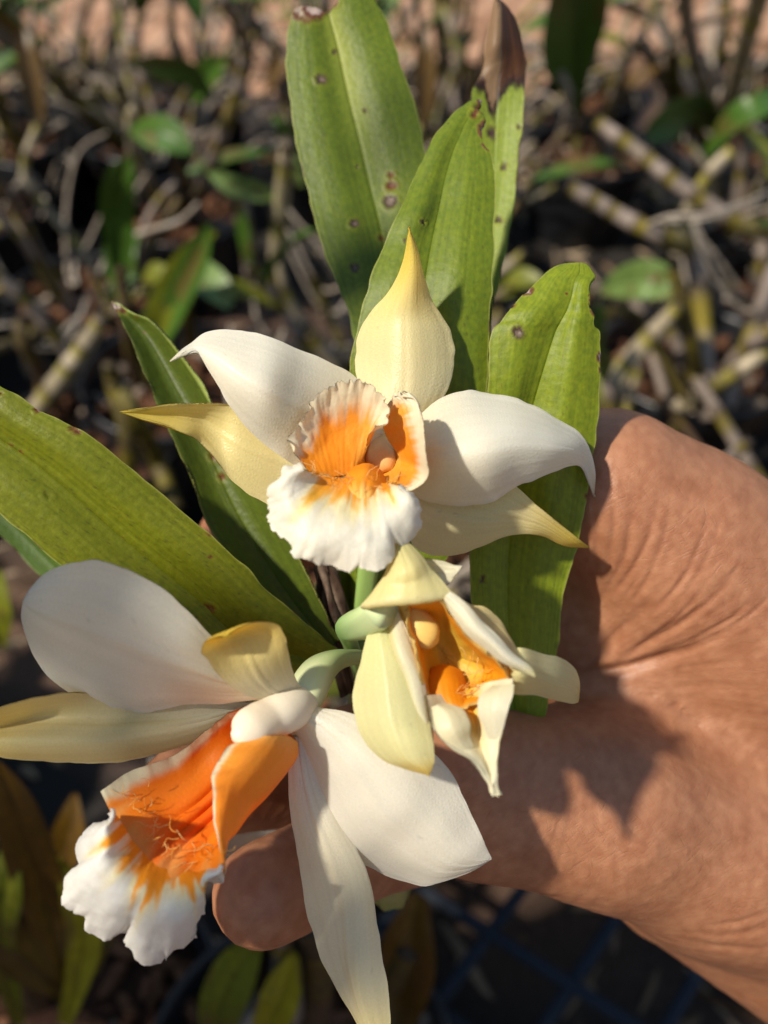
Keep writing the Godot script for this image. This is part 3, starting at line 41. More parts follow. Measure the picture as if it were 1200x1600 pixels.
const LEAF_B := [[-4.03,-15.12,-25.5,-2.02,-15.12,-25.5,0,-15.15,-25.77,2.02,-15.12,-25.5,4.03,-15.12,-25.5],[-5.39,0,-21.5,-1.76,0,-21.5,2.96,0,-22.6,8.82,0,-21.5,14.22,0,-21.5],[-5.59,11.37,-16.8,-0.94,11.33,-16.25,4,11.44,-17.62,9.63,11.33,-16.25,14.88,11.37,-16.8],[-5.16,20.62,-15.3,-0.19,20.69,-14.48,4.71,21.18,-15.85,9.88,21.06,-14.48,15.19,21.37,-15.3],[-3.92,26.43,-14.8,0.74,26.87,-13.7,5.15,27.61,-15.08,10.19,27.61,-13.7,15.32,28.02,-14.8],[-2.24,32.69,-14.8,2.04,32.98,-13.7,5.99,33.69,-15.08,10.75,33.72,-13.7,15.78,34.37,-14.8],[-0.19,38.87,-16.5,3.47,39.03,-15.4,7.11,39.99,-16.77,11.45,39.97,-15.4,16.17,40.67,-16.5],[1.9,43.67,-17,5.1,44.02,-16.34,8.15,45.28,-18.44,12.2,45.35,-17.51,16.51,45.87,-18.5],[4.06,49.2,-19.5,6.53,49.39,-18.68,9.2,50.17,-19.77,12.8,50.06,-18.95,16.72,50.26,-19.5],[6.64,55.3,-21,8.47,54.89,-20.45,10.57,55.01,-21.27,13.26,54.61,-20.73,16.22,54.42,-21],[8.07,57.85,-22,9.6,57.21,-21.39,11.5,57.22,-21.89,13.44,56.69,-21.56,15.2,56.28,-21.5],[9.71,60.24,-23,11.05,59.79,-22.39,12.45,59.58,-22.61,14.03,59.07,-22.56,14.91,58.45,-22.5],[11.57,62.56,-24,12.74,62.22,-23.67,13.73,61.79,-23.61,14.92,61.08,-23.56,15.71,60.55,-23.5],[13.56,64.3,-25,14.03,63.95,-24.67,14.43,63.53,-24.61,14.72,62.9,-24.56,14.62,62.18,-24.5],[15.32,64.82,-25.5,15.32,64.82,-25.5,15.32,64.82,-25.5,15.32,64.82,-25.5,15.32,64.82,-25.5]]
const LEAF_C := [[15.27,16.85,-32,15.8,16.85,-32,16.32,16.85,-32,16.85,16.85,-32],[14.59,32.43,-36,15.72,32.75,-36.5,17.02,33.07,-36.5,18.27,33.51,-36],[14.47,39.16,-37,16.2,39.41,-38,17.95,39.41,-38,19.58,39.16,-37],[14.56,46.53,-38,16.75,46.82,-39,18.95,46.82,-39,21.13,46.53,-38],[14.65,55.08,-39,17.41,55.43,-40,20.07,55.43,-40,22.69,55.08,-39],[14.97,65.19,-40,17.96,65.59,-41,20.86,65.59,-41,23.72,65.19,-40],[15.35,72.84,-40.5,18.29,73.63,-41,21.42,74.52,-41,24.65,75.41,-41],[16.96,76.75,-41,19.18,77.38,-40,21.8,78.74,-40.5,24.62,80.01,-41.5],[17.51,80.32,-41,19.11,80.17,-38.5,21.4,81.82,-40,24.13,83.51,-42],[18.35,84.82,-41.5,19.39,83.95,-39,21.13,85.19,-40.5,23.12,86.32,-42],[19.08,88.9,-42,19.8,88.08,-40.5,20.7,88.4,-41.5,21.89,88.23,-42],[19.59,90.98,-42.5,19.59,90.98,-42.5,19.59,90.98,-42.5,19.59,90.98,-42.5]]
const LEAF_D := [[17.46,-33.92,-24,18.96,-33.92,-24,20.53,-34.05,-24.55,22.45,-33.42,-24,24.94,-32.93,-24],[14.17,-20.52,-21,16.61,-20.13,-21,19.16,-19.85,-21.82,22.67,-20.13,-21,26.48,-20.71,-21],[13,-11.56,-19,15.8,-11.08,-19,18.7,-10.66,-19.82,22.88,-10.96,-18.73,27.16,-11.56,-19],[12.91,-4.78,-18,15.84,-4.29,-17.73,18.95,-4.04,-18.82,23.76,-4.18,-17.18,29.07,-4.59,-18],[13.71,2.84,-16.5,16.42,2.83,-16.23,19.51,2.85,-17.32,24.58,2.81,-15.4,30.08,2.84,-16.5],[14.5,9.35,-15,17.36,9.34,-14.73,20.52,9.41,-15.82,25.33,9.28,-13.9,30.68,9.35,-15],[15.04,14.86,-14,18.22,14.98,-13.45,21.67,15.32,-14.82,26.15,15.01,-12.9,31.2,15.04,-14],[15.11,20.27,-13,18.87,20.15,-12.18,22.95,20.36,-13.55,26.69,20.2,-11.9,31.15,20.46,-13],[15.24,25.71,-12.5,19.76,25.49,-11.4,24.56,25.76,-12.78,27.31,25.4,-11.4,30.85,25.52,-12.5],[16.62,27.27,-12.5,20.93,27.12,-11.34,25.32,27.34,-12.39,27.46,26.91,-11.23,29.91,26.8,-12],[17.63,28.46,-12.5,21.66,28.39,-11.34,26.05,28.62,-12.39,27.79,28.25,-11.51,30,28.08,-12],[18.98,30.04,-13,22.83,29.77,-11.79,26.53,29.75,-12.5,27.89,29.35,-11.56,29.36,29.27,-12],[20.35,31.54,-13.5,23.45,31.06,-12.23,26.92,30.87,-12.61,28.06,30.61,-11.89,29.45,30.55,-12],[22.75,33.7,-14,24.88,33.36,-13.01,27.43,32.95,-12.84,28.44,32.56,-12.39,29.47,32.32,-12.5],[24.7,35.23,-14.5,26.37,34.8,-13.56,28.2,34.4,-13.45,29.38,34,-13.34,30.43,33.86,-13.5],[26.57,36.11,-15,27.46,36.02,-14.34,28.46,36.09,-14.23,29.27,35.87,-14.11,29.8,35.28,-14]]
const LEAF_E := [[-9.22,-21.34,-20,-8.57,-20.83,-20.5,-7.79,-20.25,-20.5,-6.98,-19.4,-20],[-14.36,-17.65,-20,-12.75,-16.86,-21.5,-10.98,-15.88,-21.5,-9.12,-14.55,-20],[-19.28,-12.85,-20.5,-16.98,-11.85,-22.5,-14.61,-10.66,-22.5,-11.83,-9.31,-20],[-24.23,-6.06,-21,-21.48,-5.47,-23.5,-18.39,-4.57,-23.5,-14.99,-3.6,-20.5],[-27.55,-0.59,-22,-25.03,0.4,-24.5,-21.93,1.5,-24.5,-18.43,2.45,-21.5],[-30.12,5.35,-23,-27.82,6.45,-25.5,-25,7.46,-25.5,-21.72,8.39,-22.5],[-33.23,12.37,-24,-31.16,13.4,-26.5,-28.52,14.21,-26.5,-25.35,14.91,-23.5],[-37,19.86,-25.5,-35.17,20.71,-28,-32.71,21.33,-28,-29.54,21.6,-25],[-39.52,25.67,-27,-38.3,26.64,-29,-36.44,27.26,-29,-34.11,27.61,-26.5],[-41.12,28.61,-28,-40.3,29.52,-29.5,-39.05,30.25,-29.5,-37.33,30.76,-28],[-42.64,31.49,-29,-42.16,31.9,-29.5,-41.54,32.11,-29.5,-40.68,32.21,-29],[-43.96,34.19,-30,-43.96,34.19,-30,-43.96,34.19,-30,-43.96,34.19,-30]]
const LEAF_F := [[-10.14,-23.9,-18,-9.27,-23.33,-18,-8.45,-22.85,-18.55,-7.65,-21.8,-18,-6.88,-20.46,-18],[-17.3,-23.38,-15,-16.15,-21.84,-14.72,-15.06,-20.33,-15.82,-13.41,-17.89,-14.45,-11.97,-15.81,-15],[-25.8,-22.12,-13,-23.68,-19.64,-12.45,-21.7,-17.34,-13.82,-18.96,-14.1,-12.18,-16.59,-11.24,-13],[-32.4,-17.25,-11,-29.83,-14.37,-10.45,-27.49,-11.6,-11.82,-24.62,-8.3,-10.18,-22.15,-5.36,-11],[-40.96,-10.86,-8.5,-38.3,-7.36,-7.95,-36.2,-3.85,-9.32,-33.44,-0.53,-7.67,-31.34,2.85,-8.5],[-49.76,-2.27,-6,-47.2,1.22,-5.45,-45.26,4.75,-6.83,-41.8,7.29,-5.17,-39.29,9.78,-6],[-56.73,4.16,-5,-54.15,7.07,-4.45,-52.31,10.11,-5.83,-49.04,12.04,-4.17,-46.94,13.86,-5],[-62.36,9.35,-5,-60.15,11.67,-4.72,-58.28,13.92,-5.55,-55.36,15.87,-4.45,-53.27,17.5,-5],[-71.72,21.12,-7,-71.72,21.12,-7,-71.72,21.12,-7,-71.72,21.12,-7,-71.72,21.12,-7]]
const LEAF_G := [[-49.89,-17.74,-40,-49.08,-16.73,-41,-47.67,-15.52,-40],[-59.49,-11.79,-42,-58.16,-9.04,-43,-56.12,-6.17,-42],[-66.48,-5.68,-44,-65.17,-2.86,-45,-63.07,0,-44],[-72.03,-1.14,-45,-70.39,1.73,-46,-68.02,4.34,-45],[-77.06,5.18,-46,-77.06,5.18,-46,-77.06,5.18,-46]]
const LEAF_H := [[-4.16,-31.18,-30,-2.72,-31.39,-31,-1.25,-31.18,-30],[-6.19,-19.1,-29,-5.01,-19.29,-30.5,-3.51,-19.1,-29],[-6.97,-12.82,-28,-5.59,-12.95,-29.5,-3.9,-12.82,-28],[-7.15,-8.18,-27.5,-5.88,-8.26,-29,-4.29,-8.18,-27.5],[-6.62,-2.04,-27,-5.64,-1.54,-28,-4.48,-2.04,-27],[-5.56,4.05,-26,-5.56,4.05,-26,-5.56,4.05,-26]]
const STEM := [[-2.55,-26.48,-27,2.6],[-1.56,-34.3,-30,4.2],[-0.84,-42.13,-32,5.2],[0,-51.22,-34,5.4],[0.65,-59.45,-36,4.6],[1.09,-64.73,-37,3.4],[1.2,-66.35,-37.5,1.5]]
const SHEATH := [[-2.51,-28.13,-25,-3.99,-27.94,-24,-5.49,-28.44,-24,-7.03,-29.14,-25],[-3.99,-20.95,-24,-5.41,-20.17,-22,-7.38,-20.66,-22,-8.78,-21.45,-24],[-5.49,-15.96,-24,-6.69,-15.25,-22,-8.26,-15.25,-22,-9.78,-15.96,-24],[-7.23,-11.55,-25,-8.12,-10.4,-23,-9.12,-10.4,-23,-10.35,-11.55,-25],[-8.9,-8.09,-26,-9.44,-7.23,-25,-10.05,-7.43,-25,-10.72,-8.5,-26]]
const HAND_BONES := {"common":[[123.94,-90.57,-52,25,97,-64.27,-55,25],[131.15,-75.66,-62,24,103.41,-45.4,-62,22],[98.94,-41.23,-50,22,65,-17.85,-39,19.2],[65,-17.85,-39,19.2,48.92,-5.85,-33.5,15.2],[106.01,-75.39,-50,23,57.65,-56.54,-40,18],[57.65,-56.54,-40,18,35.57,-47.6,-31,15],[102.27,-62.36,-60,26,69.93,-43.4,-54,22],[67.45,-32.01,-45,17,46.02,-25.82,-42,11],[46.02,-25.82,-42,11,35.36,-22.45,-42,8],[49.72,-5.94,-36,14,39.91,-20.51,-40,10],[92.06,-83.23,-62,24,54.82,-64.95,-52,15],[123.94,-90.57,-52,25,199.55,-138.58,-40,31],[131.15,-75.66,-62,24,224.5,-130.96,-60,30]],"index":[[48.92,-5.85,-33.5,15.2,36.46,3.31,-29.5,12],[36.46,3.31,-29.5,12,29.18,4.27,-42,11],[29.18,4.27,-42,11,2.52,1.26,-62,9.6],[2.52,1.26,-62,9.6,-28.12,-5.18,-58,8]],"thumb":[[35.57,-47.6,-31,15,17.2,-44.11,-26,12.2],[17.2,-44.11,-26,12.2,5.94,-41.12,-23,11.5],[5.94,-41.12,-23,11.5,-5.41,-38.86,-22,9]],"middle":[[95.06,-38.03,-76,18,56.54,-31.1,-84,13],[56.54,-31.1,-84,13,43.24,-37.47,-88,11.5],[42.4,-36.75,-84,11.5,-4.82,-48.83,-54,9],[-4.82,-48.83,-54,9,-31.99,-44.71,-28,7.6]],"ring":[[99.78,-63.75,-80,18,59.31,-53.38,-94,12.5],[59.31,-53.38,-94,12.5,44.07,-58.76,-92,11],[41.57,-55.43,-80,11,4.38,-53.64,-38,8.4],[4.38,-53.64,-38,8.4,-17.59,-55.94,-15,7.8]],"little":[[103.57,-81.18,-82,17,68.21,-75.62,-94,11],[68.21,-75.62,-94,11,43.65,-72.75,-90,9],[43.65,-72.75,-90,9,23.09,-66.54,-76,8]]}
const HAND_CREASES := [[0.95,1.15,28.73,-28.34,31.71,-27.45,34.68,-26.46,39.14,-25.27,43,-23.78,47.16,-21.7,50.73,-19.42],[1.1,0.85,31.21,-27.74,33.19,-25.56,34.88,-23.38,37.16,-19.82,40.03,-14.86],[0.65,0.6,38.15,-24.28,40.13,-22.29,42.61,-19.82,46.17,-16.25,48.85,-12.88],[0.5,0.3,33.69,-15.85,36.76,-10.7,38.05,-7.53,39.43,-3.57,40.43,0.99],[0.5,0.2,32.2,-18.83,34.68,-12.88,36.17,-6.94,36.86,0,36.66,5.94],[0.45,0.22,40.62,-15.85,43.6,-11.89,45.78,-7.93],[0.5,0.3,42.61,-22.79,47.56,-19.82,52.51,-15.85,55.49,-12.39],[0.8,0.2,47.56,-65.39,52.51,-65.89,57.47,-64.4,62.42,-61.93],[0.8,0.22,45.58,-67.38,51.52,-68.37,57.47,-68.37,63.41,-67.38],[0.6,0.25,49.54,-63.91,54.5,-62.92,60.44,-60.44],[0.42,0.118597,41.02,-25.47,45.17,-23.35,49.13,-20.83,52.87,-17.91,56.37,-14.61],[0.42,0.196054,43.15,-23.5,48.67,-20.16,53.89,-16.28,58.76,-11.87,63.24,-6.97],[0.42,0.133202,40.62,-22.06,44.37,-18.67,47.8,-14.9,50.89,-10.77,53.61,-6.32],[0.42,0.211297,39.47,-22.19,42.1,-19.45,44.48,-16.43,46.58,-13.17,48.4,-9.68],[0.42,0.123212,42.6,-16.23,45.31,-11.97,47.63,-7.44,49.53,-2.64,51,2.38],[0.42,0.202558,40.87,-16.77,43.46,-12.38,45.65,-7.72,47.41,-2.81,48.72,2.31],[0.42,0.180604,36.1,-19.15,38.45,-13.99,40.31,-8.59,41.65,-2.98,42.47,2.8],[0.42,0.110722,35.84,-18.05,37.45,-13.46,38.61,-8.7,39.33,-3.81,39.59,1.2],[0.42,0.136029,36.32,-11.52,36.58,-7.78,36.48,-3.97,36.03,-0.14,35.22,3.71],[0.42,0.201765,33.84,-13.47,34.31,-7.57,34.2,-1.6,33.53,4.4,32.27,10.38],[0.42,0.151725,32.59,-14.63,32.6,-9.69,32.15,-4.73,31.21,0.23,29.79,5.13],[0.42,0.105189,31.48,-15.43,31.3,-9.26,30.53,-3.09,29.16,3.03,27.2,9.07]]
const WEB := Vector2(29.72, -28.93)
const SPOTS := {"a":[[-10.84,73.79,0.943,1],[-8.7,79.1,0.574,0],[-3.15,68.53,0.492,0],[-5.02,47.91,0.82,1],[-4.74,40.02,0.861,1],[1.3,56.75,0.738,2],[1.3,54.91,1.066,2],[1.19,52.1,1.312,1],[-0.43,45.64,0.738,2],[-4.57,58.53,0.41,0],[-13.55,86.26,2,3],[-12.12,86.37,1.6,3],[-8.43,87.8,0.82,2]],"b":[[5.49,42.57,0.41,0],[14.67,62.72,0.984,2],[13.86,61.29,0.738,2],[15.48,64.24,0.8,3],[15.17,58.87,0.75,3],[15.37,57.87,0.7,3],[15.85,55.88,0.7,3],[15.66,59.87,0.6,3],[17,60.19,0.41,2],[3.08,39.49,0.287,0],[9.98,59.37,0.164,0]],"c":[[18.62,65.85,1.066,0],[20.84,59.64,0.779,0],[19.83,50.02,0.738,0],[23.5,66.52,0.492,0]],"d":[[19.03,25.53,0.82,1],[20.73,31.76,0.7,3],[18.47,29.59,0.492,2],[30.03,30.12,0.8,3],[30.4,28.81,0.9,3],[30.96,27.31,0.656,2],[31.24,22.26,0.7,3],[31.43,20.58,0.5,3],[26,31.15,0.205,2],[30.05,2.31,0.533,2],[14.76,-10.04,0.574,0],[15.19,15.19,0.41,0],[27.94,-12.3,0.328,2],[31,34.58,0.41,2],[30.12,32.27,0.4,3]],"e":[[-42.95,33.35,1.1,3],[-42.02,32.62,0.738,2],[-39.58,31.79,0.246,2],[-38.46,29.02,0.205,2],[-26.94,8.78,0.82,2],[-25.44,5.49,0.738,2],[-42.25,28.71,0.246,2]],"f":[[-24.6,-13.62,0.656,2],[-25.23,-13.25,0.492,2],[-42.17,11.17,0.574,2],[-41.56,10.83,0.492,2],[-46.94,13.68,0.492,2],[-50.64,9.08,0.41,2],[-49.33,8.29,0.369,2],[-51.53,15.76,0.41,2],[-46.01,2.18,0.6,4],[-36.48,-3.42,0.328,2],[-24.51,-6.35,0.287,2],[-24.87,-3.18,0.287,2]],"g":[],"h":[]}
const NEIGHBOURS := [
{"label":"sprawling orchid with pale banded canes lying towards the black pot at the right","pot_label":"black pot with a shiny rim just above the knuckles at the right","pot":[0.2015,-0.3934,0.062,0.1],"canes":[[0.00468,0.00312,1,0.1969,0.1,-0.3468,0.1737,0.1536,-0.3294,0.1606,0.1856,-0.3327,0.1514,0.2048,-0.3397],[0.00546,0.00429,0,0.1988,0.1,-0.3381,0.1871,0.1664,-0.3983,0.1644,0.192,-0.3876,0.15,0.1984,-0.3865,0.1305,0.2048,-0.396,0.1172,0.2112,-0.3987,0.1032,0.2176,-0.4011],[0.00546,0.00429,0,0.2087,0.1,-0.3468,0.2408,0.1664,-0.4156,0.2055,0.192,-0.4054,0.1699,0.2112,-0.4143,0.1468,0.224,-0.427,0.1209,0.2368,-0.4395],[0.00897,0.00351,2,0.1435,0.09,-0.3461,0.1273,0.1344,-0.3201,0.1374,0.1536,-0.3266,0.1465,0.1728,-0.3273,0.1553,0.192,-0.3249],[0.0039,0.0039,0,0.2076,0.1,-0.3587,0.197,0.1536,-0.3294,0.204,0.1792,-0.3188,0.2116,0.192,-0.3126],[0.00546,0.00429,2,0.1819,0.09,-0.358,0.1957,0.1,-0.3587,0.1929,0.1472,-0.3205,0.2087,0.1664,-0.3216],[0.00468,0.0039,2,0.1866,0.1536,-0.4321,0.1886,0.1792,-0.4418,0.1956,0.2048,-0.4412,0.2061,0.2176,-0.4436],[0.00312,0.0039,0,0.1757,0.1,-0.3587,0.1554,0.1408,-0.4022,0.1339,0.1536,-0.3939,0.1211,0.16,-0.3801],[0.00312,0.0039,1,0.1877,0.1,-0.3587,0.1557,0.1408,-0.3824,0.134,0.1536,-0.3712,0.1257,0.1536,-0.3662]],"leaves":[[2,[0.1258,0.1679,-0.3765,0.1268,0.1664,-0.3753,0.1268,0.165,-0.3734],[0.1332,0.1857,-0.3708,0.1357,0.1792,-0.366,0.1344,0.173,-0.3592],[0.1427,0.2011,-0.3543,0.1424,0.192,-0.3488,0.1376,0.1848,-0.3411],[0.1555,0.1997,-0.3474,0.1519,0.192,-0.344,0.1454,0.187,-0.3381],[0.1577,0.1941,-0.3347,0.1559,0.192,-0.334,0.1533,0.1909,-0.333]],[0,[0.2067,0.1932,-0.4927,0.2085,0.192,-0.4904,0.2094,0.1904,-0.4866],[0.2103,0.221,-0.4858,0.2134,0.2176,-0.4805,0.2141,0.2138,-0.4722],[0.2205,0.2345,-0.4806,0.2237,0.2304,-0.4742,0.2267,0.2289,-0.4638],[0.24,0.2339,-0.4917,0.2429,0.2304,-0.4873,0.2474,0.2291,-0.4804],[0.2568,0.2311,-0.4971,0.2573,0.2304,-0.4962,0.2582,0.2301,-0.4948]]],"roots":[[0.0014,0.001,3,0.1481,0.2048,-0.3838,0.1548,0.2176,-0.37,0.1706,0.2202,-0.3669,0.1919,0.2176,-0.3805,0.2156,0.215,-0.4002],[0.0012,0.0008,3,0.1578,0.2048,-0.3872,0.1641,0.2176,-0.3654,0.181,0.2202,-0.3675,0.2054,0.2176,-0.3852]]},
{"label":"tall yellow green orchid cane rising in the upper right corner","pot_label":"black pot holding the tall yellow green cane","pot":[0.3074,-0.7201,0.055,0.085],"canes":[[0.00663,0.00546,2,0.3069,0.08,-0.7241,0.2614,0.1792,-0.6144,0.2376,0.2304,-0.5542,0.2162,0.2816,-0.4964,0.1933,0.32,-0.4368],[0.00585,0.00468,0,0.3057,0.07,-0.732,0.2775,0.1,-0.7443,0.2212,0.1664,-0.6554,0.1819,0.2176,-0.609],[0.00585,0.00507,1,0.2998,0.07,-0.732,0.2356,0.1536,-0.6618,0.2098,0.2048,-0.6193],[0.00585,0.00468,0,0.3174,0.07,-0.732,0.2413,0.1792,-0.6367,0.2104,0.2304,-0.5975,0.1805,0.2816,-0.5274]],"leaves":[[0,[0.2921,0.0975,-0.7071,0.2945,0.1,-0.7074,0.2979,0.1018,-0.7063],[0.2425,0.1443,-0.6361,0.2458,0.1536,-0.639,0.2535,0.1627,-0.6388],[0.2178,0.1561,-0.5837,0.2125,0.1664,-0.5899,0.2117,0.181,-0.5933],[0.1926,0.161,-0.5666,0.1898,0.1664,-0.5698,0.1888,0.1742,-0.571]]],"roots":[]},
{"label":"orchid with one broad dark leaf standing at the top beside the brown tipped leaf","pot_label":"black pot holding the orchid with one broad dark leaf","pot":[0.1792,-0.7081,0.055,0.085],"canes":[[0.00468,0.0039,1,0.1763,0.07,-0.732,0.1745,0.1,-0.7317,0.1501,0.1664,-0.6327],[0.00468,0.0039,0,0.1921,0.07,-0.7199,0.1844,0.1536,-0.6618,0.1795,0.2048,-0.6193]],"leaves":[[0,[0.149,0.1518,-0.6319,0.1512,0.1536,-0.6335,0.1535,0.1546,-0.634],[0.1292,0.1832,-0.5986,0.14,0.192,-0.6062,0.1509,0.1967,-0.6083],[0.1099,0.2128,-0.563,0.1293,0.2304,-0.5754,0.1492,0.2395,-0.5786],[0.0983,0.2488,-0.523,0.1165,0.2688,-0.5336,0.1358,0.2791,-0.5362],[0.0923,0.2965,-0.4732,0.1016,0.3072,-0.4782,0.1116,0.3127,-0.4793],[0.0911,0.3316,-0.4411,0.0922,0.3328,-0.4417,0.0933,0.3334,-0.4418]]],"roots":[[0.0042,0.002,3,0.1106,0.192,-0.615,0.1149,0.2048,-0.597,0.1224,0.2048,-0.5841,0.1309,0.192,-0.5796,0.1348,0.1664,-0.5951,0.1355,0.1408,-0.6175]]},
{"label":"leafy orchid with upright green leaves behind the pointed leaf at the left","pot_label":"black pot holding the leafy orchid at the left","pot":[-0.1387,-0.3773,0.06,0.1],"canes":[[0.00468,0.0039,1,-0.1517,0.09,-0.3829,-0.1341,0.1408,-0.3574,-0.1235,0.1664,-0.3596],[0.00468,0.00312,4,-0.16,0.09,-0.3829,-0.1534,0.1408,-0.3697,-0.1527,0.1664,-0.3785,-0.1508,0.1792,-0.3788],[0.00484,0.0039,2,-0.0697,0.1408,-0.4022,-0.0652,0.1664,-0.3983,-0.0587,0.2048,-0.3906,-0.0515,0.2432,-0.382,-0.0489,0.256,-0.3737],[0.00484,0.0039,0,-0.0922,0.1,-0.4679,-0.0852,0.1536,-0.4321,-0.0855,0.192,-0.4196,-0.0898,0.2176,-0.4025],[0.0039,0.00312,1,-0.1269,0.1,-0.41,-0.1179,0.1536,-0.3776,-0.1095,0.1792,-0.3724]],"leaves":[[0,[-0.1574,0.1668,-0.3842,-0.1547,0.1664,-0.385,-0.1517,0.1659,-0.3844],[-0.1581,0.1932,-0.3829,-0.1507,0.192,-0.385,-0.1425,0.1904,-0.3831],[-0.1545,0.2196,-0.3798,-0.1454,0.2176,-0.3819,-0.136,0.2137,-0.3794],[-0.1418,0.2463,-0.3645,-0.1347,0.2432,-0.3652,-0.1282,0.2384,-0.3624],[-0.1275,0.2568,-0.3603,-0.1263,0.256,-0.3603,-0.1253,0.2551,-0.3596]],[0,[-0.1574,0.1542,-0.3766,-0.1541,0.1536,-0.3776,-0.1503,0.1544,-0.3774],[-0.164,0.1679,-0.3894,-0.1559,0.1664,-0.3916,-0.1468,0.1676,-0.3907],[-0.1637,0.1829,-0.3978,-0.1554,0.1792,-0.3987,-0.1456,0.1783,-0.3962],[-0.1529,0.1882,-0.4094,-0.1495,0.1856,-0.4091,-0.1453,0.1844,-0.4074]],[1,[-0.1563,0.1012,-0.3771,-0.153,0.1,-0.3773,-0.1499,0.098,-0.3759],[-0.1403,0.1572,-0.3466,-0.1318,0.1536,-0.3468,-0.1241,0.1486,-0.3426],[-0.1241,0.1902,-0.3449,-0.1157,0.1856,-0.3444,-0.108,0.1809,-0.3392],[-0.1059,0.2153,-0.3427,-0.1003,0.2112,-0.3418,-0.0956,0.2069,-0.3373],[-0.0862,0.2316,-0.3339,-0.0849,0.2304,-0.3335,-0.084,0.2292,-0.3323]],[0,[-0.1362,0.1419,-0.3463,-0.134,0.1408,-0.3455,-0.1319,0.1396,-0.3432],[-0.1216,0.1825,-0.3441,-0.1157,0.1792,-0.3417,-0.1103,0.1756,-0.3354],[-0.1003,0.2207,-0.3369,-0.095,0.2176,-0.3347,-0.0903,0.2141,-0.3289],[-0.0879,0.2374,-0.3303,-0.0868,0.2368,-0.3299,-0.0857,0.2361,-0.3288]],[2,[-0.0586,0.2162,-0.3877,-0.0582,0.2176,-0.3886,-0.0574,0.2194,-0.3888],[-0.0726,0.2197,-0.3824,-0.0713,0.224,-0.3853,-0.0687,0.2292,-0.3859],[-0.084,0.2264,-0.3775,-0.0821,0.2304,-0.3804,-0.0793,0.2355,-0.3809],[-0.0941,0.2358,-0.3812,-0.0934,0.2368,-0.382,-0.0926,0.2381,-0.3821]],[2,[-0.1159,0.1807,-0.3934,-0.1178,0.1792,-0.392,-0.1205,0.1789,-0.3905],[-0.0984,0.1904,-0.3701,-0.104,0.1856,-0.3659,-0.1117,0.1844,-0.3609],[-0.0851,0.19,-0.3531,-0.0912,0.1856,-0.3492,-0.0985,0.1849,-0.3434],[-0.0824,0.1801,-0.3425,-0.0841,0.1792,-0.3417,-0.0859,0.1791,-0.3401]]],"roots":[[0.0018,0.0012,3,-0.1515,0.1792,-0.4126,-0.1336,0.192,-0.3998,-0.1174,0.1984,-0.398,-0.1065,0.2048,-0.4058],[0.0018,0.0012,3,-0.1049,0.2176,-0.4358,-0.1066,0.2304,-0.4218,-0.1054,0.2432,-0.4144]]},
{"label":"orchid with a dark green leaf pair in the upper left","pot_label":"black pot holding the dark leaf pair in the upper left","pot":[-0.1629,-0.6015,0.055,0.09],"canes":[[0.00468,0.0039,4,-0.1637,0.08,-0.6139,-0.1475,0.1408,-0.553,-0.1423,0.1792,-0.5157],[0.00468,0.00351,0,-0.1584,0.08,-0.6139,-0.1132,0.1792,-0.5247,-0.0807,0.256,-0.48,-0.0805,0.3072,-0.4221],[0.00452,0.0039,2,-0.1795,0.08,-0.6139,-0.1785,0.1536,-0.5568,-0.1713,0.192,-0.5352,-0.1637,0.2048,-0.531]],"leaves":[[0,[-0.1689,0.1939,-0.5222,-0.1688,0.192,-0.5213,-0.1696,0.1903,-0.5199],[-0.146,0.2137,-0.4988,-0.147,0.2048,-0.4946,-0.1516,0.198,-0.4875],[-0.1285,0.213,-0.4905,-0.1334,0.2048,-0.4859,-0.1398,0.2001,-0.4774],[-0.1209,0.1998,-0.4803,-0.1222,0.1984,-0.4794,-0.1236,0.1977,-0.4777]],[0,[-0.118,0.2035,-0.5446,-0.1166,0.2048,-0.5454,-0.1144,0.2057,-0.5455],[-0.13,0.2247,-0.5165,-0.1261,0.2304,-0.5195,-0.1189,0.2353,-0.5204],[-0.1381,0.2371,-0.4952,-0.1365,0.2432,-0.4979,-0.1317,0.2494,-0.4991],[-0.1472,0.2548,-0.4723,-0.1469,0.256,-0.4729,-0.146,0.2573,-0.4731]],[0,[-0.1358,0.1933,-0.5647,-0.1342,0.192,-0.5644,-0.1328,0.1906,-0.563],[-0.1221,0.223,-0.5567,-0.1161,0.2176,-0.5553,-0.1115,0.2112,-0.5499],[-0.1058,0.232,-0.5445,-0.1045,0.2304,-0.544,-0.1038,0.2286,-0.5427]],[2,[-0.0578,0.1661,-0.4964,-0.0558,0.1664,-0.4967,-0.0536,0.1669,-0.4959],[-0.0658,0.1908,-0.4981,-0.0605,0.192,-0.499,-0.0545,0.1929,-0.4971],[-0.0687,0.2092,-0.4886,-0.0645,0.2112,-0.4898,-0.0592,0.2127,-0.4888],[-0.0706,0.217,-0.4889,-0.0699,0.2176,-0.4892,-0.069,0.2184,-0.4891]]],"roots":[]},
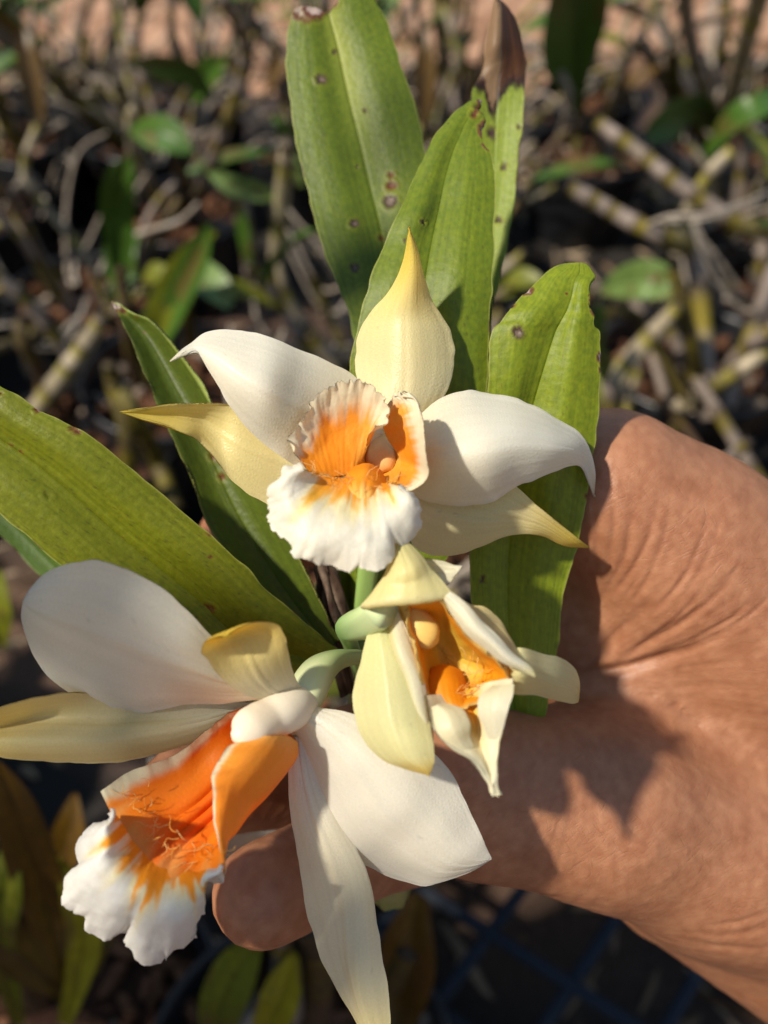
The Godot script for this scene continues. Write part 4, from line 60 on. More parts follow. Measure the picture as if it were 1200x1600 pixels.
{"label":"orchid with stout pale canes fallen to the left above the big leaf","pot_label":"black pot between the big leaf and the pointed leaf","pot":[-0.1875,-0.3288,0.06,0.09],"canes":[[0.00663,0.00468,2,-0.2182,0.09,-0.358,-0.1871,0.1344,-0.3347,-0.1714,0.1536,-0.3351,-0.1519,0.1792,-0.3301],[0.00484,0.0039,1,-0.1483,0.09,-0.2759,-0.1359,0.1408,-0.2756,-0.1411,0.1664,-0.2922,-0.1402,0.1792,-0.2921],[0.00515,0.0039,1,-0.1182,0.09,-0.271,-0.1324,0.1,-0.3022,-0.1289,0.1536,-0.2791,-0.1361,0.1664,-0.2871],[0.00406,0.00328,0,-0.2043,0.1,-0.3967,-0.2174,0.1408,-0.3955,-0.233,0.1664,-0.3949],[0.00546,0.0039,4,-0.2207,0.09,-0.352,-0.2147,0.1,-0.371,-0.2115,0.1408,-0.3574,-0.2135,0.1536,-0.365]],"leaves":[],"roots":[]},
{"label":"dying orchid with large orange brown leaves in the lower left corner","pot_label":"black pot holding the dying orchid in the lower left corner","pot":[-0.1262,-0.0098,0.06,0.09],"canes":[[0.00468,0.0039,4,-0.1333,0.09,-0.0186,-0.1176,0.1536,-0.0181,-0.1133,0.1792,-0.0219],[0.00468,0.0039,1,-0.1209,0.09,-0.0186,-0.0962,0.1536,-0.0181,-0.0909,0.1664,-0.0222]],"leaves":[[3,[-0.1045,0.154,-0.0051,-0.1021,0.1536,-0.0063,-0.0989,0.1535,-0.0064],[-0.1064,0.1928,-0.0131,-0.1013,0.192,-0.0157,-0.0945,0.1916,-0.0157],[-0.1029,0.2313,-0.0169,-0.0971,0.2304,-0.0198,-0.0896,0.2296,-0.0197],[-0.0989,0.2566,-0.0204,-0.0947,0.256,-0.0227,-0.0891,0.2558,-0.0229],[-0.0968,0.2689,-0.0263,-0.0959,0.2688,-0.0268,-0.0947,0.2689,-0.027]],[3,[-0.1045,0.1406,-0.0035,-0.103,0.1408,-0.0058,-0.1004,0.1416,-0.0074],[-0.1179,0.166,-0.0052,-0.114,0.1664,-0.0104,-0.1076,0.1681,-0.0139],[-0.125,0.1915,-0.0106,-0.1215,0.192,-0.0157,-0.1155,0.1937,-0.0191],[-0.1295,0.2046,-0.0156,-0.1289,0.2048,-0.0168,-0.1278,0.2054,-0.0178]],[4,[-0.1075,0.1414,0.0018,-0.1055,0.1408,0.0019,-0.1035,0.1405,0.0032],[-0.0973,0.1804,-0.0102,-0.0926,0.1792,-0.0104,-0.0875,0.1786,-0.0082],[-0.0937,0.2053,-0.015,-0.0897,0.2048,-0.0168,-0.0845,0.2049,-0.0167],[-0.0943,0.2176,-0.0225,-0.0934,0.2176,-0.0231,-0.0922,0.2178,-0.0233]],[1,[-0.1366,0.1004,-0.0066,-0.1348,0.1,-0.0075,-0.1325,0.0995,-0.0074],[-0.1228,0.1803,-0.0109,-0.1187,0.1792,-0.0123,-0.1138,0.178,-0.0115],[-0.1103,0.219,-0.0154,-0.1061,0.2176,-0.0158,-0.1013,0.2166,-0.014],[-0.1039,0.2307,-0.0251,-0.103,0.2304,-0.0252,-0.1018,0.2304,-0.0248]],[3,[-0.1097,0.1797,-0.0263,-0.1082,0.1792,-0.0258,-0.1067,0.1791,-0.0246],[-0.1064,0.1936,-0.0345,-0.1015,0.192,-0.0331,-0.0964,0.1915,-0.0292],[-0.1009,0.206,-0.0386,-0.0964,0.2048,-0.038,-0.0914,0.2048,-0.0353],[-0.0958,0.2114,-0.0454,-0.0948,0.2112,-0.0454,-0.0937,0.2114,-0.045]],[1,[-0.1444,0.1924,-0.1113,-0.1425,0.192,-0.112,-0.1402,0.1915,-0.1118],[-0.1428,0.2192,-0.1094,-0.137,0.2176,-0.1109,-0.1302,0.2162,-0.1094],[-0.135,0.231,-0.1177,-0.1334,0.2304,-0.1179,-0.1315,0.2302,-0.1173]]],"roots":[]},
{"label":"yellowing orchid leaves under the fingers at the bottom","pot_label":"black pot under the fingers at the bottom edge","pot":[-0.0305,0.0071,0.06,0.09],"canes":[[0.00468,0.00312,0,-0.0358,0.09,-0.0012,-0.0311,0.1408,-0.0058,-0.0315,0.1792,-0.0104,-0.0324,0.2048,-0.0132],[0.0039,0.0039,4,-0.0098,0.08,-0.0033,0,0.1,-0.0161,0.0086,0.1536,-0.0181],[0.00546,0.00468,4,-0.0286,0.09,-0.0012,-0.021,0.1536,-0.0102,-0.023,0.192,-0.0138]],"leaves":[[1,[-0.0663,0.1007,0.0007,-0.0628,0.1,0.0009,-0.0595,0.0994,0.0029],[-0.0592,0.1551,-0.0019,-0.0524,0.1536,-0.0006,-0.0464,0.1525,0.0042],[-0.0496,0.181,-0.0077,-0.0438,0.1792,-0.0049,-0.0393,0.1784,0.0009],[-0.0364,0.1988,-0.008,-0.0353,0.1984,-0.0073,-0.0345,0.1982,-0.0059]],[4,[-0.049,0.1005,0.0021,-0.0463,0.1,0.0029,-0.0442,0.0996,0.0051],[-0.0413,0.1547,0.0013,-0.0357,0.1536,0.0031,-0.0311,0.1529,0.0077],[-0.0352,0.1739,-0.0036,-0.0299,0.1728,-0.0021,-0.0252,0.1727,0.002],[-0.0275,0.1858,-0.0069,-0.0265,0.1856,-0.0067,-0.0256,0.1856,-0.006]],[3,[-0.0034,0.0803,-0.0021,0,0.08,-0.0011,0.003,0.0808,0.0011],[-0.0029,0.1006,-0.0181,0.006,0.1,-0.0161,0.0138,0.1006,-0.0098],[-0.0009,0.154,-0.0197,0.0086,0.1536,-0.0181,0.017,0.1538,-0.0119],[0.0084,0.1794,-0.0263,0.0112,0.1792,-0.0258,0.0137,0.1795,-0.024]]],"roots":[]}]
const TRAY_AT := Vector3(0.0466,0.05,-0.0547)
const TRAY_X := Vector3(0.0332,0,0.0212)
const TRAY_Y := Vector3(0.0256,0,-0.03)
const OVERHEAD := [[-158.84,67.27,153.66,36,17,0.5],[-171.7,70.7,170.67,30,14,1.3],[-151.73,59.66,156.86,16,8,0.2],[-180.34,60.22,171.87,30,7,0.15],[-148.77,133.2,147.07,26,14,1],[-163.92,175.51,171.88,24,6,1.3],[-148.55,33.93,174.07,30,15,1.2],[-496.56,113.62,258.3,110,60,0.8],[-498.04,74.39,232.11,110,60,0.2],[-321.1,47.88,178.08,120,60,0.9],[-287.36,40.32,195.51,120,60,0.3],[-442.07,64.35,241.15,80,40,1],[-595.2,280.65,99.53,70,36,0.4]]
const SUN := Vector3(-0.58, 0.38, 0.72)
const HOLD_TILT := -48.0
const HOLD_AT := Vector3(0.0, 0.391, 0.0)
const LENS_GAP := 0.12
var hold := Transform3D(Basis(Vector3.RIGHT, deg_to_rad(HOLD_TILT)), HOLD_AT)
var grain := FastNoiseLite.new()
var rng := RandomNumberGenerator.new()
var taken := {}
var M := {}

# ---------------------------------------------------------------- helpers
func numbered(called: String) -> String:
	var n: int = taken.get(called, 0)
	taken[called] = n + 1
	return called if n == 0 else "%s_%03d" % [called, n]

func tag(o: Node, label: String, category: String, group := "", kind := "") -> void:
	if label: o.set_meta("label", label)
	if category: o.set_meta("category", category)
	if group: o.set_meta("group", group)
	if kind: o.set_meta("kind", kind)

func thing(called: String, label: String, category: String, where: Transform3D, group := "") -> Node3D:
	var o := Node3D.new()
	o.name = numbered(called)
	add_child(o)
	o.transform = where
	tag(o, label, category, group)
	return o

func part(called: String, mesh: Mesh, m: Material, parent: Node, kind := "", label := "") -> MeshInstance3D:
	var o := MeshInstance3D.new()
	o.name = called
	o.mesh = mesh
	o.material_override = m
	parent.add_child(o, true)
	if kind: o.set_meta("kind", kind)
	if label: o.set_meta("label", label)
	return o

func noise(x: float, y: float = 0.0, z: float = 0.0) -> float:
	return grain.get_noise_3d(x, y, z)

func mixc(a: Color, b: Color, t: float) -> Color:
	return a.lerp(b, clampf(t, 0.0, 1.0))

func from_mm(flat: Array) -> PackedVector3Array:
	var out := PackedVector3Array()
	for k in range(0, flat.size(), 3):
		out.append(Vector3(flat[k], flat[k + 1], flat[k + 2]) * 0.001)
	return out

func nets(data: Array) -> Array:
	var out := []
	for r in data: out.append(from_mm(r))
	return out

func spread(line: PackedVector3Array, n: int) -> PackedVector3Array:
	var out := PackedVector3Array()
	var m := line.size() - 1
	for k in n + 1:
		var t := float(k) / n * m
		var i := mini(int(t), m - 1)
		out.append(line[i].cubic_interpolate(line[i + 1], line[maxi(i - 1, 0)], line[mini(i + 2, m)], t - i))
	return out

func grid_normals(g: PackedVector3Array, nu: int, nv: int) -> PackedVector3Array:
	var out := PackedVector3Array()
	out.resize(g.size())
	var w := nu + 1
	for j in nv + 1:
		for i in w:
			var du := g[j * w + mini(i + 1, nu)] - g[j * w + maxi(i - 1, 0)]
			var dv := g[mini(j + 1, nv) * w + i] - g[maxi(j - 1, 0) * w + i]
			var n := du.cross(dv)
			if n.length() < 1e-12 and j > 0: n = out[(j - 1) * w + i]
			out[j * w + i] = n.normalized()
	if out[0].length() < 0.5:
		for i in w: out[i] = out[w + i]
	return out

# A thin body (a petal, a leaf) with two faces and a rim, from rows of points across it.
func sheet(rows: Array, nu: int, nv: int, thick: float, tint: Callable, relief = null, ruffle = null) -> ArrayMesh:
	var across := []
	for r in rows: across.append(spread(r, nu))
	var w := nu + 1
	var g := PackedVector3Array()
	g.resize(w * (nv + 1))
	for i in w:
		var col := PackedVector3Array()
		for r in across: col.append(r[i])
		var c := spread(col, nv)
		for j in nv + 1: g[j * w + i] = c[j]
	var n := grid_normals(g, nu, nv)
	if relief != null or ruffle != null:
		for j in nv + 1:
			for i in w:
				var k := j * w + i
				if relief != null: g[k] += n[k] * (relief.call(float(i) / nu, float(j) / nv, g[k]) as float)
				if ruffle != null: g[k] += ruffle.call(float(i) / nu, float(j) / nv, g[k]) as Vector3
		n = grid_normals(g, nu, nv)
	var count := g.size()
	var v := PackedVector3Array()
	var nn := PackedVector3Array()
	var cc := PackedColorArray()
	var uv := PackedVector2Array()
	v.resize(count * 2)
	nn.resize(count * 2)
	cc.resize(count * 2)
	uv.resize(count * 2)
	for j in nv + 1:
		for i in w:
			var k := j * w + i
			var a := float(i) / nu
			var b := float(j) / nv
			var th := thick * 0.5 * (0.3 + 0.7 * smoothstep(0.0, 0.14, minf(minf(a, 1.0 - a), 1.0 - b)))
			v[k] = g[k] + n[k] * th
			v[count + k] = g[k] - n[k] * th
			nn[k] = n[k]
			nn[count + k] = -n[k]
			var c: Color = tint.call(a, b, g[k])
			cc[k] = c
			cc[count + k] = c
			uv[k] = Vector2(a, b)
			uv[count + k] = Vector2(a, b)
	var ix := PackedInt32Array()
	for j in nv:
		for i in nu:
			var a := j * w + i
			var b := a + 1
			var c := a + w
			var d := c + 1
			ix.append_array([a, c, b, b, c, d, count + a, count + b, count + c, count + b, count + d, count + c])
	var rim := PackedInt32Array()
	for i in w: rim.append(i)
	for j in range(1, nv + 1): rim.append(j * w + nu)
	for i in range(nu - 1, -1, -1): rim.append(nv * w + i)
	for j in range(nv - 1, -1, -1): rim.append(j * w)
	for k in rim.size() - 1:
		var a := rim[k]
		var b := rim[k + 1]
		ix.append_array([a, b, count + a, b, count + b, count + a])
	return arrays(v, nn, cc, uv, ix)

func arrays(v: PackedVector3Array, n: PackedVector3Array, c: PackedColorArray, uv: PackedVector2Array, ix: PackedInt32Array) -> ArrayMesh:
	var a := []
	a.resize(Mesh.ARRAY_MAX)
	a[Mesh.ARRAY_VERTEX] = v
	a[Mesh.ARRAY_NORMAL] = n
	a[Mesh.ARRAY_COLOR] = c
	if uv.size(): a[Mesh.ARRAY_TEX_UV] = uv
	a[Mesh.ARRAY_INDEX] = ix
	var m := ArrayMesh.new()
	m.add_surface_from_arrays(Mesh.PRIMITIVE_TRIANGLES, a)
	return m

# A round body swept along points with radii (metres). tint(along, around) gives its colour, relief its extra radius.
func tube(line: PackedVector3Array, radii: PackedFloat32Array, sides: int, rings: int, tint: Callable, relief = null) -> ArrayMesh:
	var p := spread(line, rings)
	var rv := PackedVector3Array()
	for r in radii: rv.append(Vector3(r, 0, 0))
	var rr := spread(rv, rings)
	var v := PackedVector3Array()
	var c := PackedColorArray()
	var uv := PackedVector2Array()
	var side := Vector3.ZERO
	for j in rings + 1:
		var t := (p[mini(j + 1, rings)] - p[maxi(j - 1, 0)]).normalized()
		if side == Vector3.ZERO: side = t.cross(Vector3(0.31, 0.2, 0.93)).normalized()
		side = (side - t * side.dot(t)).normalized()
		var up := t.cross(side)
		for i in sides + 1:
			var a := TAU * i / sides
			var r := maxf(rr[j].x, 0.00002)
			if relief != null: r += relief.call(float(j) / rings, a) as float
			v.append(p[j] + (side * cos(a) + up * sin(a)) * r)
			c.append(tint.call(float(j) / rings, a))
			uv.append(Vector2(float(i) / sides, float(j) / rings))
	var w := sides + 1
	var n := grid_normals(v, sides, rings)
	for j in rings + 1:   # close the seam
		var s := (n[j * w] + n[j * w + sides]).normalized()
		n[j * w] = s
		n[j * w + sides] = s
	var ix := PackedInt32Array()
	for j in rings:
		for i in sides:
			var a := j * w + i
			ix.append_array([a, a + w, a + 1, a + 1, a + w, a + w + 1])
	for end in [0, rings]:
		var at := v.size()
		v.append(p[end])
		c.append(c[end * w])
		uv.append(Vector2(0.5, 0))
		var out := (p[end] - p[1 if end == 0 else rings - 1]).normalized()
		n.append(out)
		for i in sides:
			var a: int = end * w + i
			if end == 0: ix.append_array([at, a, a + 1])
			else: ix.append_array([at, a + 1, a])
	if n[w + 1].dot(v[w + 1] - p[1]) < 0.0:
		for k in n.size() - 2: n[k] = -n[k]
		for k in range(0, ix.size(), 3):
			var t := ix[k + 1]
			ix[k + 1] = ix[k + 2]
			ix[k + 2] = t
	return arrays(v, n, c, uv, ix)

func tube_mm(data: Array, sides: int, rings: int, tint: Callable, relief = null) -> ArrayMesh:
	var l := PackedVector3Array()
	var r := PackedFloat32Array()
	for q in data:
		l.append(Vector3(q[0], q[1], q[2]) * 0.001)
		r.append(q[3] * 0.001)
	return tube(l, r, sides, rings, tint, relief)

func join(st: SurfaceTool, m: Mesh, at := Transform3D()) -> void:
	st.append_from(m, 0, at)

# ---------------------------------------------------------------- materials
func noise_tex(kind: int, freq: float, octaves: int, low: Color, high: Color, seed_ := 1, size := 512) -> NoiseTexture2D:
	var f := FastNoiseLite.new()
	f.noise_type = kind
	f.frequency = freq
	f.fractal_octaves = octaves
	f.seed = seed_
	if kind == FastNoiseLite.TYPE_CELLULAR:
		f.cellular_return_type = FastNoiseLite.RETURN_DISTANCE2_SUB
		f.fractal_type = FastNoiseLite.FRACTAL_NONE
	var t := NoiseTexture2D.new()
	t.width = size
	t.height = size
	t.seamless = true
	t.noise = f
	var g := Gradient.new()
	g.set_color(0, low)
	g.set_color(1, high)
	t.color_ramp = g
	return t

func matter(called: String, roughness: float, specular: float, o := {}) -> StandardMaterial3D:
	var m := StandardMaterial3D.new()
	m.resource_name = called
	m.vertex_color_use_as_albedo = true
	m.roughness = roughness
	m.metallic_specular = specular
	if o.has("color"): m.albedo_color = o.color
	if o.has("tex"): m.albedo_texture = o.tex
	if o.has("bump"):
		m.heightmap_enabled = true
		m.heightmap_texture = o.bump
		m.heightmap_scale = o.depth
	if o.has("scale"):
		m.uv1_triplanar = true
		m.uv1_scale = o.scale
	if o.has("backlight"):
		m.backlight_enabled = true
		m.backlight = o.backlight
	if o.has("sss"):
		m.subsurf_scatter_enabled = true
		m.subsurf_scatter_strength = o.sss
	if o.has("rim"):
		m.rim_enabled = true
		m.rim = o.rim
	M[called] = m
	return m

# The fine net of lines in skin: short grooves in two crossing directions, on a tile that repeats.
func skin_lines() -> ImageTexture:
	var n := 512
	var h := PackedFloat32Array()
	h.resize(n * n)
	h.fill(1.0)
	for k in 1500:
		var p := Vector2(rng.randf(), rng.randf()) * n
		var a := rng.randfn(0.55, 0.22) if k % 5 < 3 else rng.randfn(-0.85, 0.25)
		var d := Vector2(cos(a), -sin(a))
		var deep := rng.randf_range(0.15, 0.5) * (1.7 if k % 17 == 0 else 1.0)
		var long := int(rng.randf_range(18, 70) * (1.6 if k % 17 == 0 else 1.0))
		for s in long:
			d = d.rotated(rng.randf_range(-0.05, 0.05))
			p += d
			var fade := deep * sin(PI * s / long)
			for oy in range(-2, 3):
				for ox in range(-2, 3):
					var q := Vector2i(posmod(int(p.x) + ox, n), posmod(int(p.y) + oy, n))
					var at := q.y * n + q.x
					h[at] = minf(h[at], 1.0 - fade * exp(-(ox * ox + oy * oy) / 2.2))
	var bytes := PackedByteArray()
	bytes.resize(n * n)
	for k in n * n: bytes[k] = int(clampf(h[k], 0.0, 1.0) * 255.0)
	return ImageTexture.create_from_image(Image.create_from_data(n, n, false, Image.FORMAT_L8, bytes))

func materials() -> void:
	var S := FastNoiseLite.TYPE_SIMPLEX_SMOOTH
	var C := FastNoiseLite.TYPE_CELLULAR
	var fine := noise_tex(S, 0.04, 3, Color(0.95, 0.95, 0.95), Color(1, 1, 1), 3)
	var cells := noise_tex(C, 0.045, 1, Color.BLACK, Color.WHITE, 4)
	var rough_bump := noise_tex(S, 0.02, 5, Color.BLACK, Color.WHITE, 5)
	matter("petal", 0.38, 0.42, {"tex": fine, "bump": cells, "depth": 0.0045, "scale": Vector3.ONE * 110.0, "sss": 0.06, "backlight": Color(0.96, 0.90, 0.72).linear_to_srgb()})
	matter("lip", 0.5, 0.4, {"tex": fine, "bump": cells, "depth": 0.003, "scale": Vector3.ONE * 80.0, "sss": 0.06, "backlight": Color(0.66, 0.60, 0.48).linear_to_srgb()})
	matter("column", 0.5, 0.38, {"tex": fine, "scale": Vector3.ONE * 90.0, "backlight": Color(0.5, 0.46, 0.4).linear_to_srgb()})
	matter("leaf", 0.5, 0.36, {"tex": noise_tex(S, 0.03, 4, Color(0.9, 0.9, 0.9), Color(1, 1, 1), 7), "bump": rough_bump, "depth": 0.008, "scale": Vector3.ONE * 60.0, "backlight": Color(0.16, 0.2, 0.05).linear_to_srgb()})
	matter("stalk", 0.4, 0.45, {"sss": 0.05})
	matter("dry", 0.85, 0.3, {"tex": noise_tex(S, 0.02, 5, Color(0.6, 0.58, 0.55), Color(1, 1, 1), 9), "bump": rough_bump, "depth": 0.03, "scale": Vector3.ONE * 40.0})
	matter("skin", 0.47, 0.42, {"tex": noise_tex(S, 0.012, 4, Color(0.86, 0.80, 0.76), Color(1, 1, 1), 11), "bump": skin_lines(), "depth": 0.010, "scale": Vector3.ONE * 58.0, "sss": 0.1})
	matter("cane", 0.6, 0.4, {"tex": noise_tex(S, 0.02, 4, Color(0.6, 0.58, 0.55), Color(1, 1, 1), 13), "scale": Vector3.ONE * 25.0})
	matter("old_leaf", 0.45, 0.45, {"tex": noise_tex(S, 0.02, 4, Color(0.7, 0.7, 0.66), Color(1, 1, 1), 17), "scale": Vector3.ONE * 15.0, "backlight": Color(0.22, 0.28, 0.06).linear_to_srgb()})
	matter("pot", 0.38, 0.5, {"color": Color(0.02, 0.021, 0.024).linear_to_srgb(), "tex": noise_tex(S, 0.01, 5, Color(0.55, 0.55, 0.55), Color(1, 1, 1), 19), "scale": Vector3.ONE * 8.0})
	matter("bark", 0.9, 0.3, {"tex": noise_tex(S, 0.02, 5, Color(0.5, 0.45, 0.42), Color(1, 1, 1), 21), "scale": Vector3.ONE * 20.0})
	matter("lattice", 0.8, 0.3, {"color": Color(0.020, 0.025, 0.036).linear_to_srgb()})
	matter("soil", 0.95, 0.25, {"color": Color(0.55, 0.34, 0.225).linear_to_srgb(), "tex": noise_tex(S, 0.008, 6, Color(0.55, 0.5, 0.46), Color(1, 1, 1), 23, 1024), "bump": rough_bump, "depth": 0.6, "scale": Vector3.ONE * 1.7})
	matter("cloth", 0.8, 0.35, {"tex": noise_tex(S, 0.05, 3, Color(0.6, 0.6, 0.6), Color(1, 1, 1), 27), "scale": Vector3.ONE * 9.0})
	matter("litter", 0.9, 0.3, {"tex": fine, "scale": Vector3.ONE * 10.0})

# ---------------------------------------------------------------- flowers
const WHITE := Color(0.93, 0.90, 0.79)
const CREAM := Color(0.91, 0.84, 0.61)
const YELLOW := Color(0.90, 0.70, 0.10)
const ORANGE := Color(0.93, 0.33, 0.016)
const DEEP := Color(0.93, 0.16, 0.008)

func tepal(parent: Node, called: String, data: Array, base: Color, mid: Color, tip: Color, tip_from: float, salt: float, res := 1.0, wave := 0.00012, edge := Color(-1, 0, 0)) -> void:
	var tint := func(u: float, v: float, p: Vector3) -> Color:
		var c := mixc(base, mid, smoothstep(0.0, 0.45, v))
		c = mixc(c, tip, smoothstep(tip_from, 1.02, v + 0.06 * noise(u * 9.0 + salt, v * 6.0)))
		var vein := noise(u * 75.0 + noise(v * 3.0, salt) * 2.0, v * 2.5 + salt, 3.0)
		c = c * (1.0 + 0.045 * vein + 0.05 * noise(p.x * 420.0, p.y * 420.0, salt))
		if noise(p.x * 9000.0, p.y * 9000.0, salt) > 0.72: c = c * 0.86
		if edge.r >= 0.0: c = mixc(c, edge, smoothstep(0.62, 0.8, u))
		return c
	var relief := func(u: float, v: float, p: Vector3) -> float:
		return wave * 3.2 * noise(p.x * 240.0, p.y * 240.0, salt) + wave * 0.5 * noise(u * 55.0 + noise(v * 3.0, salt) * 2.0, v * 3.0, salt) - wave * 1.6 * exp(-pow((u - 0.5) / 0.03, 2.0)) * (1.0 - v)
	var ruffle := func(u: float, v: float, p: Vector3) -> Vector3:
		var e := 1.0 - smoothstep(0.0, 0.1, minf(u, 1.0 - u))
		return Vector3(noise(p.y * 900.0, salt), noise(p.x * 900.0, salt + 9.0), 0.0) * 0.00028 * e * sin(PI * v)
	part(called, sheet(nets(data), int(34 * res), int(52 * res), 0.00055, tint, relief, ruffle), M.petal, parent)

func lip_lobe(parent: Node, called: String, data: Array, nu: int, nv: int, tint: Callable, frill: float, salt: float) -> void:
	var relief := func(u: float, v: float, p: Vector3) -> float:
		return 0.00006 * noise(u * 60.0, v * 5.0, salt) + frill * v * v * (noise(u * 8.0 + salt, v * 3.0) + 0.4 * noise(u * 21.0 + salt, v * 9.0)) + 0.0004 * smoothstep(0.6, 1.0, v) * noise(u * 64.0 + salt, v * 7.0) + 0.00013 * noise(p.x * 1300.0, p.y * 1300.0)
	var ruffle := func(u: float, v: float, p: Vector3) -> Vector3:
		var e := smoothstep(0.85, 1.0, v)
		return Vector3(noise(u * 70.0, salt, 1.0) + noise(u * 190.0, salt, 2.0) * 0.6, noise(u * 70.0, salt, 7.0) + noise(u * 190.0, salt, 8.0) * 0.6, 0.0) * 0.0006 * e
	part(called, sheet(nets(data), nu, nv, 0.0005, tint, relief, ruffle), M.lip, parent)

func column(parent: Node, data: Array, a: Color, b: Color) -> void:
	part("column", tube_mm(data, 24, 26, func(t: float, w: float) -> Color: return mixc(a, b, t + 0.2 * noise(t * 6.0, w * 1.5)), func(t: float, w: float) -> float: return 0.00022 * smoothstep(0.2, 0.7, t) * smoothstep(1.0, 0.85, t) * (sin(w * 2.0 + 0.6) + 0.6 * noise(t * 9.0, w * 2.0))), M.column, parent)

func pedicel(parent: Node, data: Array, a: Color, b: Color) -> void:
	part("pedicel", tube_mm(data, 18, 40, func(t: float, w: float) -> Color: return mixc(a, b, t * 2.2) * (1.0 + 0.12 * sin(w * 3.0) + 0.1 * noise(t * 9.0, w)), func(_t: float, w: float) -> float: return 0.00012 * sin(w * 3.0)), M.stalk, parent)

# Curly threads that stand on the lip.
func threads(parent: Node, spots: Array, out: Vector3, length: float) -> void:
	var st := SurfaceTool.new()
	st.begin(Mesh.PRIMITIVE_TRIANGLES)
	for s in spots:
		var p: Vector3 = s
		var l := PackedVector3Array([p])
		var r := PackedFloat32Array([0.00006])
		var d := (out + Vector3(rng.randf_range(-1, 1), rng.randf_range(-1, 1), rng.randf_range(-0.2, 0.5))).normalized()
		for k in 4:
			d = (d + Vector3(rng.randf_range(-1, 1), rng.randf_range(-1, 1), rng.randf_range(-0.7, 0.5)) * 0.75).normalized()
			p += d * length * rng.randf_range(0.16, 0.34)
			l.append(p)
			r.append(0.000055 - 0.000009 * k)
		var c := mixc(Color(0.92, 0.42, 0.05), Color(0.90, 0.66, 0.26), rng.randf())
		join(st, tube(l, r, 4, 9, func(_t: float, _w: float) -> Color: return c))
	part("lip_hair", st.commit(), M.lip, parent, "stuff")

